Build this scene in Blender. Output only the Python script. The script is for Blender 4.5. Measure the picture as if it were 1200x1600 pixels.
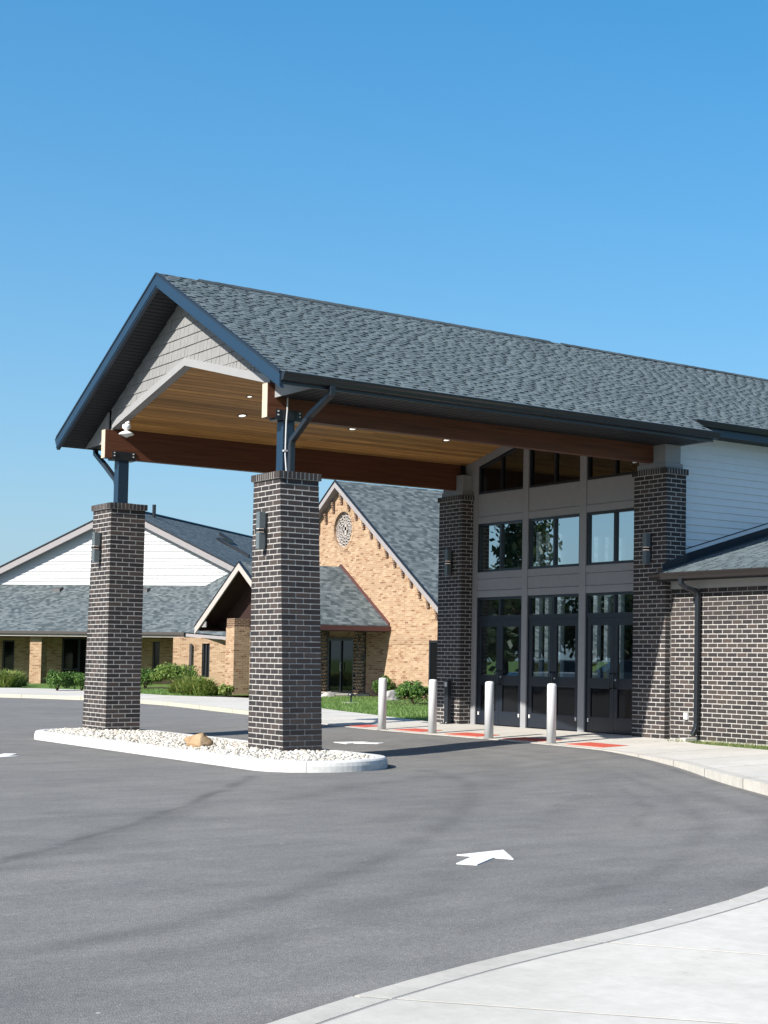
import bpy, math, random
import numpy as np
from mathutils import Matrix, Vector, noise as mnoise

random.seed(7)
rng = np.random.default_rng(7)
for o in list(bpy.data.objects):
    bpy.data.objects.remove(o)
scene = bpy.context.scene
COL = scene.collection

# ------------------------------------------------------------------ camera
# camera axes (right, up, forward) of a slightly tilted, shifted lens
CAM = Vector((-10.532, -20.492, 1.483))
YAW, PITCH, ROLL = 0.8867, 0.0494, 0.0110
FPX, PPX, PPY = 2373.4, 937.8, 910.3
cam_d = bpy.data.cameras.new('camera')
cam = bpy.data.objects.new('camera', cam_d)
COL.objects.link(cam)
_f = Vector((math.cos(YAW) * math.cos(PITCH), math.sin(YAW) * math.cos(PITCH), math.sin(PITCH)))
_r = Vector((math.sin(YAW), -math.cos(YAW), 0.0))
_u = _r.cross(_f)
_r2 = math.cos(ROLL) * _r + math.sin(ROLL) * _u
_u2 = -math.sin(ROLL) * _r + math.cos(ROLL) * _u
_m = Matrix((_r2, _u2, -_f)).transposed().to_4x4()
_m.translation = CAM
cam.matrix_world = _m
cam_d.sensor_fit = 'HORIZONTAL'
cam_d.sensor_width = 36.0
cam_d.lens = 36.0 * FPX / 1200.0
cam_d.shift_x = (600.0 - PPX) / 1200.0
cam_d.shift_y = (PPY - 800.0) / 1200.0
cam_d.clip_start = 0.1
cam_d.clip_end = 2000.0
scene.camera = cam

# ------------------------------------------------------------------ sky and sun
SUN = Vector((-1.0, -0.2, 0.72)).normalized()       # towards the sun
elev = math.asin(SUN.z)
world = bpy.data.worlds.new('World')
scene.world = world
world.use_nodes = True
wn = world.node_tree
bg = wn.nodes['Background']
sky = wn.nodes.new('ShaderNodeTexSky')
sky.sky_type = 'NISHITA'
sky.sun_disc = False
sky.sun_elevation = elev
sky.sun_rotation = math.atan2(SUN.x, SUN.y)
sky.altitude = 200.0
sky.air_density = 1.0
sky.dust_density = 2.0
sky.ozone_density = 6.0
hsv = wn.nodes.new('ShaderNodeHueSaturation')       # the whole sky dome, uniformly a little richer in colour
hsv.inputs['Saturation'].default_value = 1.55
hsv.inputs['Hue'].default_value = 0.494
hsv.inputs['Value'].default_value = 1.04
gam = wn.nodes.new('ShaderNodeGamma')                # softer contrast between zenith and horizon, all round
gam.inputs['Gamma'].default_value = 0.7
wn.links.new(sky.outputs[0], gam.inputs['Color'])
wn.links.new(gam.outputs[0], hsv.inputs['Color'])
# pale haze towards the horizon, the same all round: 0.7 * exp(-height / 0.22)
tc = wn.nodes.new('ShaderNodeTexCoord')
sx = wn.nodes.new('ShaderNodeSeparateXYZ')
wn.links.new(tc.outputs['Generated'], sx.inputs[0])
def wmath(op, a, b):
    nd = wn.nodes.new('ShaderNodeMath')
    nd.operation = op
    for i, v in enumerate((a, b)):
        if isinstance(v, (int, float)):
            nd.inputs[i].default_value = v
        else:
            wn.links.new(v, nd.inputs[i])
    return nd.outputs[0]
hz = wmath('MULTIPLY', 0.7, wmath('POWER', math.e, wmath('MULTIPLY', wmath('MAXIMUM', sx.outputs[2], 0.0), -1 / 0.22)))
mxw = wn.nodes.new('ShaderNodeMix')
mxw.data_type = 'RGBA'
wn.links.new(hz, mxw.inputs[0])
wn.links.new(hsv.outputs[0], mxw.inputs[6])
mxw.inputs[7].default_value = (1.45, 2.11, 2.60, 1.0)
wn.links.new(mxw.outputs[2], bg.inputs[0])
bg.inputs[1].default_value = 0.15
sun_d = bpy.data.lights.new('sun', 'SUN')
sun_d.energy = 4.8
sun_d.angle = math.radians(0.5)
sun_d.color = (1.0, 0.95, 0.87)
sun_o = bpy.data.objects.new('sun', sun_d)
COL.objects.link(sun_o)
sun_o.rotation_euler = (-SUN).to_track_quat('-Z', 'Y').to_euler()
sun_o.location = (-40, -20, 40)
scene.view_settings.view_transform = 'Standard'
scene.view_settings.look = 'None'
scene.view_settings.gamma = 1.0
scene.view_settings.use_curve_mapping = False
scene.view_settings.exposure = 0.95

# ------------------------------------------------------------------ helpers
class NT:
    """small node-graph helper"""
    def __init__(self, name):
        self.m = bpy.data.materials.new(name)
        self.m.use_nodes = True
        self.t = self.m.node_tree
        self.b = self.t.nodes['Principled BSDF']
        self.out = self.t.nodes['Material Output']
    def n(self, typ, **kw):
        nd = self.t.nodes.new('ShaderNode' + typ)
        for k, v in kw.items():
            setattr(nd, k, v)
        return nd
    def l(self, a, b):
        self.t.links.new(a, b)
    def val(self, inp, v):
        if hasattr(v, 'links') or hasattr(v, 'is_linked'):
            self.l(v, inp)
        else:
            inp.default_value = v
    def math(self, op, a, b=0.0, c=None):
        nd = self.n('Math', operation=op)
        self.val(nd.inputs[0], a)
        self.val(nd.inputs[1], b)
        if c is not None:
            self.val(nd.inputs[2], c)
        return nd.outputs[0]
    def ramp(self, fac, stops, interp='LINEAR'):
        nd = self.n('ValToRGB')
        nd.color_ramp.interpolation = interp
        el = nd.color_ramp.elements
        while len(el) < len(stops):
            el.new(0.5)
        for e, (p, c) in zip(el, stops):
            e.position = p
            e.color = (*c, 1.0) if len(c) == 3 else c
        self.l(fac, nd.inputs[0])
        return nd.outputs[0]
    def mix(self, fac, a, b, mode='MIX'):
        nd = self.n('Mix', data_type='RGBA', blend_type=mode)
        self.val(nd.inputs[0], fac)
        for i, v in ((6, a), (7, b)):
            if isinstance(v, tuple):
                nd.inputs[i].default_value = (*v, 1.0) if len(v) == 3 else v
            else:
                self.l(v, nd.inputs[i])
        return nd.outputs[2]
    def coord(self, which='Object'):
        return self.n('TexCoord').outputs[which]
    def mapping(self, vec, scale=(1, 1, 1), rot=(0, 0, 0)):
        nd = self.n('Mapping')
        self.l(vec, nd.inputs[0])
        nd.inputs['Scale'].default_value = scale
        nd.inputs['Rotation'].default_value = rot
        return nd.outputs[0]
    def noise(self, vec, scale, detail=3.0, rough=0.55, out=0):
        nd = self.n('TexNoise')
        self.l(vec, nd.inputs['Vector'])
        nd.inputs['Scale'].default_value = scale
        nd.inputs['Detail'].default_value = detail
        nd.inputs['Roughness'].default_value = rough
        return nd.outputs[out]
    def rand(self):
        """random value that differs between single pieces and between islands of a joined mesh"""
        a = self.n('ObjectInfo').outputs['Random']
        g = self.n('NewGeometry').outputs['Random Per Island']
        return self.math('FRACT', self.math('ADD', a, g))
    def bump(self, h, strength=0.3, dist=0.01):
        nd = self.n('Bump')
        nd.inputs['Strength'].default_value = strength
        nd.inputs['Distance'].default_value = dist
        self.l(h, nd.inputs['Height'])
        self.l(nd.outputs[0], self.b.inputs['Normal'])
    def set(self, color=None, rough=None, metal=None, spec=None):
        b = self.b
        if color is not None:
            if isinstance(color, tuple):
                b.inputs['Base Color'].default_value = (*color, 1.0)
            else:
                self.l(color, b.inputs['Base Color'])
        if rough is not None:
            self.val(b.inputs['Roughness'], rough)
        if metal is not None:
            b.inputs['Metallic'].default_value = metal
        if spec is not None:
            b.inputs['Specular IOR Level'].default_value = spec
        return self.m


def painted(name, col, rough=0.5, var=0.08, spec=0.4, bump=0.05, nscale=6.0):
    t = NT(name)
    oc = t.coord()
    n = t.noise(oc, nscale, 4)
    c = t.ramp(n, [(0.25, tuple(x * (1 - var) for x in col)), (0.75, tuple(min(1, x * (1 + var)) for x in col))])
    t.bump(t.noise(oc, 180, 2), bump, 0.002)
    return t.set(c, rough, spec=spec)


M = {}
# dark brick pieces of the piers
t = NT('dark_brick')
r = t.rand()
c = t.ramp(r, [(0.0, (0.026, 0.024, 0.026)), (0.45, (0.038, 0.034, 0.035)), (0.8, (0.050, 0.043, 0.042)), (1.0, (0.066, 0.052, 0.047))])
oc = t.coord('Object')
wv = t.n('NewGeometry').outputs['Position']
nn = t.noise(wv, 55, 4, 0.7)
c = t.mix(0.5, c, t.ramp(nn, [(0.3, (0.35, 0.35, 0.36)), (0.7, (1.3, 1.2, 1.15))]), 'MULTIPLY')
c = t.mix(0.5, c, t.ramp(t.noise(wv, 1.6, 5), [(0.3, (0.75, 0.75, 0.76)), (0.7, (1.35, 1.30, 1.25))]), 'MULTIPLY')
t.bump(t.noise(wv, 160, 3), 0.35, 0.003)
M['dark_brick'] = t.set(c, 0.78, spec=0.25)
# mortar
t = NT('light_mortar')
wv = t.n('NewGeometry').outputs['Position']
c = t.ramp(t.noise(wv, 14, 4), [(0.3, (0.29, 0.28, 0.265)), (0.7, (0.42, 0.41, 0.39))])
t.bump(t.noise(wv, 300, 2), 0.3, 0.002)
M['mortar'] = t.set(c, 0.92, spec=0.1)


def tan_brick(name, uvscale=1.0, cols=((0.315, 0.205, 0.122), (0.385, 0.270, 0.170), (0.20, 0.105, 0.055)), mort=(0.37, 0.31, 0.245), bw=0.2, bh=0.068):
    t = NT(name)
    uv = t.coord('UV')
    br = t.n('TexBrick')
    t.l(uv, br.inputs['Vector'])
    br.inputs['Scale'].default_value = 1.0
    br.inputs['Brick Width'].default_value = bw
    br.inputs['Row Height'].default_value = bh
    br.inputs['Mortar Size'].default_value = 0.006
    br.inputs['Mortar Smooth'].default_value = 0.3
    br.offset = 0.5
    br.inputs['Color1'].default_value = (0, 0, 0, 1)
    br.inputs['Color2'].default_value = (1, 1, 1, 1)
    br.inputs['Mortar'].default_value = (0.5, 0.5, 0.5, 1)
    # per-brick random: white noise on the brick cell
    sep = t.n('SeparateXYZ')
    t.l(uv, sep.inputs[0])
    row = t.math('FLOOR', t.math('DIVIDE', sep.outputs[1], bh))
    colx = t.math('FLOOR', t.math('ADD', t.math('DIVIDE', sep.outputs[0], bw), t.math('MULTIPLY', t.math('MODULO', row, 2.0), 0.5)))
    cmb = t.n('CombineXYZ')
    t.l(colx, cmb.inputs[0])
    t.l(row, cmb.inputs[1])
    wnz = t.n('TexWhiteNoise', noise_dimensions='2D')
    t.l(cmb.outputs[0], wnz.inputs['Vector'])
    c = t.ramp(wnz.outputs['Value'], [(0.0, cols[1]), (0.4, cols[0]), (0.78, tuple(x * 0.92 for x in cols[0])), (0.90, tuple(x * 1.25 for x in cols[2])), (1.0, tuple(x * 0.75 for x in cols[2]))])
    c = t.mix(0.15, c, t.ramp(t.noise(uv, 1.3, 5), [(0.3, (0.75, 0.72, 0.7)), (0.7, (1.2, 1.2, 1.2))]), 'MULTIPLY')
    c = t.mix(br.outputs['Fac'], c, mort)
    t.bump(t.math('SUBTRACT', 1.0, br.outputs['Fac']), 0.5, 0.006)
    return t.set(c, 0.85, spec=0.2)


M['tan_brick'] = tan_brick('tan_brick')
M['shaded_tan_brick'] = tan_brick('tan_brick_in_shade', cols=((0.11, 0.058, 0.030), (0.15, 0.085, 0.045), (0.07, 0.034, 0.018)))  # darker copy of the tan brick, shade put into its colour


def shingle_piece_mat(name, a, b, dk):
    t = NT(name)
    r = t.rand()
    c = t.ramp(r, [(0.0, dk), (0.22, tuple(x * 0.8 for x in a)), (0.5, a), (1.0, b)])
    wv = t.n('NewGeometry').outputs['Position']
    c = t.mix(0.45, c, t.ramp(t.noise(wv, 130, 3, 0.7), [(0.3, (0.6, 0.6, 0.6)), (0.7, (1.3, 1.3, 1.3))]), 'MULTIPLY')
    c = t.mix(0.10, c, t.ramp(t.noise(wv, 0.7, 4), [(0.3, (0.75, 0.75, 0.75)), (0.7, (1.2, 1.2, 1.2))]), 'MULTIPLY')
    t.bump(t.noise(wv, 400, 2), 0.5, 0.003)
    return t.set(c, 0.9, spec=0.15)


M['shingle'] = shingle_piece_mat('grey_shingle', (0.094, 0.120, 0.132), (0.108, 0.136, 0.148), (0.082, 0.106, 0.117))
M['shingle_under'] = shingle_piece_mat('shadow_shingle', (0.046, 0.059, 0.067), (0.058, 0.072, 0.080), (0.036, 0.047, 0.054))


def shingle_tex(name, cols, w=0.17, h=0.14):
    t = NT(name)
    uv = t.coord('UV')
    sep = t.n('SeparateXYZ')
    t.l(uv, sep.inputs[0])
    rowf = t.math('DIVIDE', sep.outputs[1], h)
    row = t.math('FLOOR', rowf)
    rs = t.n('TexWhiteNoise', noise_dimensions='1D')
    t.l(row, rs.inputs['W'])
    xf = t.math('ADD', t.math('DIVIDE', sep.outputs[0], w), t.math('MULTIPLY', rs.outputs['Value'], 7.0))
    cmb = t.n('CombineXYZ')
    t.l(t.math('FLOOR', xf), cmb.inputs[0])
    t.l(row, cmb.inputs[1])
    wnz = t.n('TexWhiteNoise', noise_dimensions='2D')
    t.l(cmb.outputs[0], wnz.inputs['Vector'])
    c = t.ramp(wnz.outputs['Value'], [(0.0, cols[0]), (0.5, cols[1]), (1.0, cols[2])])
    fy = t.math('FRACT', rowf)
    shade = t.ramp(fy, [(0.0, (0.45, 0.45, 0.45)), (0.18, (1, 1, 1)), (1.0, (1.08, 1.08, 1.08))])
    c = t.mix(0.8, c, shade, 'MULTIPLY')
    c = t.mix(0.15, c, t.ramp(t.noise(uv, 1.1, 5), [(0.3, (0.7, 0.7, 0.7)), (0.7, (1.25, 1.25, 1.25))]), 'MULTIPLY')
    t.bump(t.math('SUBTRACT', 1.0, fy), 0.6, 0.012)
    return t.set(c, 0.9, spec=0.15)


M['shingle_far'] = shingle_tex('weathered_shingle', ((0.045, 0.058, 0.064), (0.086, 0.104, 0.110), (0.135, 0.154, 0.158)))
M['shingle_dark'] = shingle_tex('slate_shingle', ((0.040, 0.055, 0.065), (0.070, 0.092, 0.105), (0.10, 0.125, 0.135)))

M['blue_trim'] = painted('navy_metal', (0.007, 0.024, 0.050), 0.40, 0.05, 0.6, 0.02)
M['black_metal'] = painted('black_metal', (0.014, 0.017, 0.022), 0.36, 0.1, 0.5, 0.02)
M['gutter'] = painted('dark_gutter', (0.011, 0.014, 0.020), 0.34, 0.08, 0.6, 0.02)
M['soffit'] = painted('dark_soffit', (0.013, 0.016, 0.020), 0.6, 0.08)
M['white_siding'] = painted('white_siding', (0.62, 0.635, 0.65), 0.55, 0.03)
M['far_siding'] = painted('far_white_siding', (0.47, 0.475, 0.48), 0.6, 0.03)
M['shake'] = painted('grey_shake', (0.205, 0.205, 0.203), 0.75, 0.08, 0.2, 0.3)
M['gable_trim'] = painted('pale_grey_trim', (0.255, 0.255, 0.257), 0.6, 0.04)
M['facade'] = painted('grey_facade_board', (0.235, 0.240, 0.250), 0.65, 0.05)
M['frame'] = painted('black_window_frame', (0.010, 0.013, 0.019), 0.35, 0.1, 0.5, 0.02)
M['door'] = painted('black_door_paint', (0.012, 0.016, 0.024), 0.30, 0.1, 0.5, 0.02)
M['steel'] = painted('galvanised_steel', (0.45, 0.46, 0.47), 0.4, 0.1)
M['white_plastic'] = painted('white_plastic', (0.75, 0.75, 0.74), 0.4, 0.03)
M['beige_trim'] = painted('beige_trim', (0.36, 0.325, 0.30), 0.6, 0.06)
M['taupe_trim'] = painted('taupe_trim', (0.25, 0.232, 0.235), 0.6, 0.06)
M['taupe_gutter'] = painted('taupe_gutter', (0.055, 0.047, 0.045), 0.45, 0.06)
M['maroon_trim'] = painted('maroon_trim', (0.085, 0.035, 0.032), 0.5, 0.1)
M['wing_gutter'] = painted('brown_black_gutter', (0.020, 0.0175, 0.0175), 0.4, 0.06)
M['brown_wood'] = painted('dark_brown_panel', (0.026, 0.010, 0.008), 0.7, 0.25)
M['lamp_body'] = painted('grey_lamp_metal', (0.095, 0.115, 0.122), 0.35, 0.06, 0.6)
M['flash'] = painted('black_flashing', (0.013, 0.016, 0.022), 0.4, 0.1)
M['frieze'] = painted('grey_frieze', (0.30, 0.30, 0.30), 0.6, 0.05)
M['interior'] = painted('interior_wall', (0.30, 0.29, 0.27), 0.8, 0.05)
M['interior_floor'] = painted('interior_floor', (0.08, 0.07, 0.06), 0.6, 0.1)

# bollard: pale grey sleeve with faint grime
t = NT('bollard_sleeve')
wv = t.n('NewGeometry').outputs['Position']
c = t.ramp(t.noise(t.mapping(wv, (9, 9, 2.2)), 1.0, 5), [(0.3, (0.50, 0.51, 0.515)), (0.7, (0.59, 0.60, 0.605))])
M['bollard'] = t.set(c, 0.42, spec=0.4)


def wood(name, dark, light, axis_scale, rough=0.6, piece=0.45):
    t = NT(name)
    wv = t.n('NewGeometry').outputs['Position']
    v = t.mapping(wv, axis_scale)
    g = t.noise(v, 1.0, 6, 0.65)
    c = t.ramp(g, [(0.25, dark), (0.75, light)])
    r = t.rand()
    tone = t.ramp(r, [(0.0, (0.62, 0.60, 0.58)), (0.5, (1, 1, 1)), (1.0, (1.25, 1.22, 1.15))])
    c = t.mix(piece, c, tone, 'MULTIPLY')
    t.bump(g, 0.15, 0.004)
    return t.set(c, rough, spec=0.3)


M['ceiling_wood'] = wood('pine_ceiling', (0.24, 0.115, 0.038), (0.60, 0.335, 0.115), (0.9, 26, 26), 0.5, 0.95)
M['beam_wood'] = wood('stained_beam', (0.055, 0.017, 0.010), (0.135, 0.052, 0.026), (0.9, 22, 22), 0.55, 0.0)
M['end_grain'] = wood('pale_end_grain', (0.40, 0.335, 0.255), (0.50, 0.43, 0.34), (30, 30, 6), 0.7, 0.0)

# asphalt with wear drawn from the 'wear' attribute of the mesh (tyre tracks, paving seams)
t = NT('asphalt')
wv = t.n('NewGeometry').outputs['Position']
att = t.n('Attribute', attribute_name='wear')
big = t.noise(wv, 0.35, 5, 0.6)
mid = t.noise(t.mapping(wv, (1, 1, 1), (0, 0, 0.6)), 2.6, 5, 0.65)
c = t.ramp(big, [(0.25, (0.137, 0.135, 0.132)), (0.75, (0.180, 0.174, 0.165))])
c = t.mix(0.55, c, t.ramp(mid, [(0.25, (0.78, 0.78, 0.78)), (0.75, (1.18, 1.18, 1.18))]), 'MULTIPLY')
vo = t.n('TexVoronoi')
t.l(wv, vo.inputs['Vector'])
vo.inputs['Scale'].default_value = 95.0
sepc = t.n('SeparateColor')
t.l(vo.outputs['Color'], sepc.inputs[0])
c = t.mix(0.6, c, t.ramp(sepc.outputs[0], [(0.0, (0.62, 0.62, 0.63)), (0.55, (1.0, 1.0, 1.0)), (0.93, (1.2, 1.2, 1.19)), (1.0, (1.7, 1.68, 1.62))]), 'MULTIPLY')
streak = t.noise(t.mapping(wv, (0.35, 3.2, 1.0), (0, 0, -0.85)), 1.0, 6, 0.6)
c = t.mix(0.6, c, t.ramp(streak, [(0.30, (0.80, 0.80, 0.81)), (0.55, (1.0, 1.0, 1.0)), (0.75, (1.12, 1.12, 1.11))]), 'MULTIPLY')
pebble = t.n('TexVoronoi')
t.l(wv, pebble.inputs['Vector'])
pebble.inputs['Scale'].default_value = 2.2
c = t.mix(t.ramp(pebble.outputs['Distance'], [(0.018, (1, 1, 1)), (0.030, (0, 0, 0))]), c, (0.42, 0.41, 0.38))
c = t.mix(0.6, c, t.ramp(t.noise(wv, 0.9, 6, 0.7), [(0.3, (0.82, 0.82, 0.84)), (0.5, (1.0, 0.99, 0.98)), (0.72, (1.16, 1.13, 1.09))]), 'MULTIPLY')
wear = t.math('ADD', att.outputs['Fac'], 0.0)
c = t.mix(t.math('MULTIPLY', wear, 1.15), c, (0.030, 0.029, 0.030))
hb = t.math('ADD', t.math('MULTIPLY', vo.outputs['Distance'], 1.0), t.math('MULTIPLY', t.noise(wv, 30, 3), 0.5))
t.bump(hb, 0.55, 0.006)
M['asphalt'] = t.set(c, 0.88, spec=0.25)

# broomed concrete
def concrete(name, a, b, stain=0.25):
    t = NT(name)
    wv = t.n('NewGeometry').outputs['Position']
    c = t.ramp(t.noise(wv, 1.1, 6, 0.6), [(0.25, a), (0.75, b)])
    r = t.rand()
    c = t.mix(0.5, c, t.ramp(r, [(0.0, (0.90, 0.90, 0.90)), (1.0, (1.06, 1.05, 1.04))]), 'MULTIPLY')
    c = t.mix(stain, c, t.ramp(t.noise(wv, 9, 6, 0.7), [(0.35, (0.72, 0.72, 0.70)), (0.62, (1.05, 1.05, 1.05))]), 'MULTIPLY')
    c = t.mix(0.55, c, t.ramp(t.noise(wv, 0.45, 6, 0.65), [(0.30, (0.84, 0.83, 0.80)), (0.60, (1.04, 1.04, 1.04))]), 'MULTIPLY')
    c = t.mix(0.5, c, t.ramp(t.noise(t.mapping(wv, (60, 3, 1), (0, 0, 0.4)), 1.0, 3, 0.6), [(0.3, (0.93, 0.93, 0.93)), (0.7, (1.05, 1.05, 1.05))]), 'MULTIPLY')
    c = t.mix(t.ramp(t.noise(wv, 3.1, 7, 0.8), [(0.60, (0, 0, 0)), (0.74, (0.55, 0.55, 0.55))]), c, tuple(x * 0.62 for x in a))
    t.bump(t.noise(wv, 240, 3), 0.3, 0.003)
    return t.set(c, 0.85, spec=0.2)


M['concrete'] = concrete('broomed_concrete', (0.445, 0.424, 0.388), (0.510, 0.488, 0.450), 0.3)
M['kerb'] = concrete('kerb_concrete', (0.392, 0.374, 0.342), (0.465, 0.445, 0.41), 0.4)
M['white_kerb'] = concrete('pale_kerb_concrete', (0.49, 0.492, 0.485), (0.58, 0.578, 0.565), 0.55)
M['joint'] = painted('joint_dirt', (0.22, 0.21, 0.195), 0.9, 0.2)


def paint_mat(name, col, worn):
    t = NT(name)
    wv = t.n('NewGeometry').outputs['Position']
    n = t.noise(wv, 22, 6, 0.75)
    f = t.ramp(n, [(0.34, (0, 0, 0)), (0.47, (1, 1, 1))])
    c = t.mix(f, worn, col)
    t.bump(t.noise(wv, 120, 2), 0.4, 0.004)
    return t.set(c, 0.7, spec=0.3)


M['white_paint'] = paint_mat('white_road_paint', (0.62, 0.62, 0.61), (0.34, 0.34, 0.34))
M['red_paint'] = paint_mat('red_pad', (0.46, 0.085, 0.055), (0.36, 0.10, 0.08))
M['yellow_paint'] = paint_mat('faded_yellow_paint', (0.42, 0.395, 0.315), (0.41, 0.395, 0.35))

# stones
t = NT('river_gravel')
r = t.rand()
c = t.ramp(r, [(0.0, (0.36, 0.33, 0.28)), (0.3, (0.40, 0.375, 0.33)), (0.7, (0.50, 0.48, 0.435)), (1.0, (0.58, 0.56, 0.52))])
wv = t.n('NewGeometry').outputs['Position']
c = t.mix(0.4, c, t.ramp(t.noise(wv, 40, 4), [(0.3, (0.75, 0.75, 0.75)), (0.7, (1.15, 1.15, 1.15))]), 'MULTIPLY')
M['gravel'] = t.set(c, 0.8, spec=0.25)
t = NT('tan_boulder')
wv = t.n('NewGeometry').outputs['Position']
c = t.ramp(t.noise(wv, 7, 6, 0.65), [(0.25, (0.19, 0.115, 0.06)), (0.5, (0.31, 0.215, 0.125)), (0.8, (0.40, 0.31, 0.21))])
t.bump(t.noise(wv, 24, 5), 0.6, 0.02)
M['boulder'] = t.set(c, 0.85, spec=0.2)
t = NT('grey_rock')
wv = t.n('NewGeometry').outputs['Position']
c = t.ramp(t.noise(wv, 6, 6, 0.65), [(0.25, (0.22, 0.21, 0.20)), (0.8, (0.46, 0.44, 0.42))])
t.bump(t.noise(wv, 20, 5), 0.6, 0.02)
M['rock'] = t.set(c, 0.85, spec=0.2)
M['mulch'] = painted('mulch_soil', (0.055, 0.038, 0.026), 0.95, 0.35, 0.1, 0.6, 14)


def leaf_mat(name, stops, trans=0.35):
    t = NT(name)
    r = t.rand()
    c = t.ramp(r, stops)
    t.set(c, 0.55, spec=0.3)
    tr = t.n('BsdfTranslucent')
    t.l(c, tr.inputs[0])
    mx = t.n('MixShader')
    mx.inputs[0].default_value = trans
    t.l(t.b.outputs[0], mx.inputs[1])
    t.l(tr.outputs[0], mx.inputs[2])
    t.l(mx.outputs[0], t.out.inputs[0])
    return t.m


M['leaf_box'] = leaf_mat('boxwood_leaves', [(0.0, (0.035, 0.085, 0.016)), (0.6, (0.085, 0.180, 0.035)), (1.0, (0.160, 0.260, 0.060))])
M['leaf_bush'] = leaf_mat('shrub_leaves', [(0.0, (0.060, 0.120, 0.022)), (0.6, (0.150, 0.240, 0.045)), (1.0, (0.290, 0.350, 0.095))])
M['leaf_tuft'] = leaf_mat('ornamental_grass_blades', [(0.0, (0.110, 0.170, 0.035)), (0.6, (0.230, 0.300, 0.070)), (1.0, (0.400, 0.410, 0.150))])
M['leaf_tree'] = leaf_mat('tree_leaves', [(0.0, (0.014, 0.028, 0.010)), (0.6, (0.030, 0.052, 0.016)), (1.0, (0.055, 0.085, 0.026))])
M['leaf_lawn'] = leaf_mat('lawn_blades', [(0.0, (0.075, 0.150, 0.032)), (0.6, (0.140, 0.240, 0.060)), (1.0, (0.230, 0.310, 0.110))])
M['leaf_weed'] = leaf_mat('weed_blades', [(0.0, (0.09, 0.13, 0.04)), (0.6, (0.17, 0.20, 0.07)), (1.0, (0.32, 0.30, 0.14))])
t = NT('lawn_soil')
wv = t.n('NewGeometry').outputs['Position']
c = t.ramp(t.noise(wv, 3.0, 6, 0.7), [(0.25, (0.070, 0.125, 0.030)), (0.75, (0.130, 0.200, 0.055))])
t.bump(t.noise(wv, 60, 3), 0.8, 0.03)
M['lawn'] = t.set(c, 0.9, spec=0.1)
M['bark'] = painted('tree_bark', (0.075, 0.055, 0.040), 0.9, 0.3, 0.1, 0.8, 12)


def glass_mat(name, tint, refl, boost):
    t = NT(name)
    lw = t.n('LayerWeight')
    lw.inputs['Blend'].default_value = 0.5
    tr = t.n('BsdfTransparent')
    tr.inputs[0].default_value = (*tint, 1)
    gl = t.n('BsdfGlossy')
    gl.inputs['Roughness'].default_value = 0.0
    gl.inputs[0].default_value = (0.80, 0.92, 0.97, 1)
    fac = t.math('ADD', t.math('MULTIPLY', t.math('POWER', lw.outputs['Facing'], 4.0), boost), refl)
    mx = t.n('MixShader')
    t.l(fac, mx.inputs[0])
    t.l(tr.outputs[0], mx.inputs[1])
    t.l(gl.outputs[0], mx.inputs[2])
    t.l(mx.outputs[0], t.out.inputs[0])
    return t.m


M['glass'] = glass_mat('coated_window_glass', (0.62, 0.70, 0.68), 0.56, 0.4)
M['upper_glass'] = glass_mat('clerestory_glass', (0.30, 0.33, 0.33), 0.16, 0.5)
M['door_glass'] = glass_mat('door_glass', (0.85, 0.89, 0.86), 0.28, 0.5)
t = NT('far_window_glass')
M['dark_glass'] = t.set((0.006, 0.007, 0.008), 0.04, spec=0.35)
t = NT('lamp_glow')
t.b.inputs['Emission Color'].default_value = (1.0, 0.93, 0.8, 1)
t.b.inputs['Emission Strength'].default_value = 0.6
M['glow'] = t.set((0.8, 0.8, 0.75), 0.5)
t = NT('sconce_glow')
t.b.inputs['Emission Color'].default_value = (1.0, 0.75, 0.6, 1)
t.b.inputs['Emission Strength'].default_value = 0.25
M['sconce_glow'] = t.set((0.7, 0.66, 0.6), 0.5)


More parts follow.
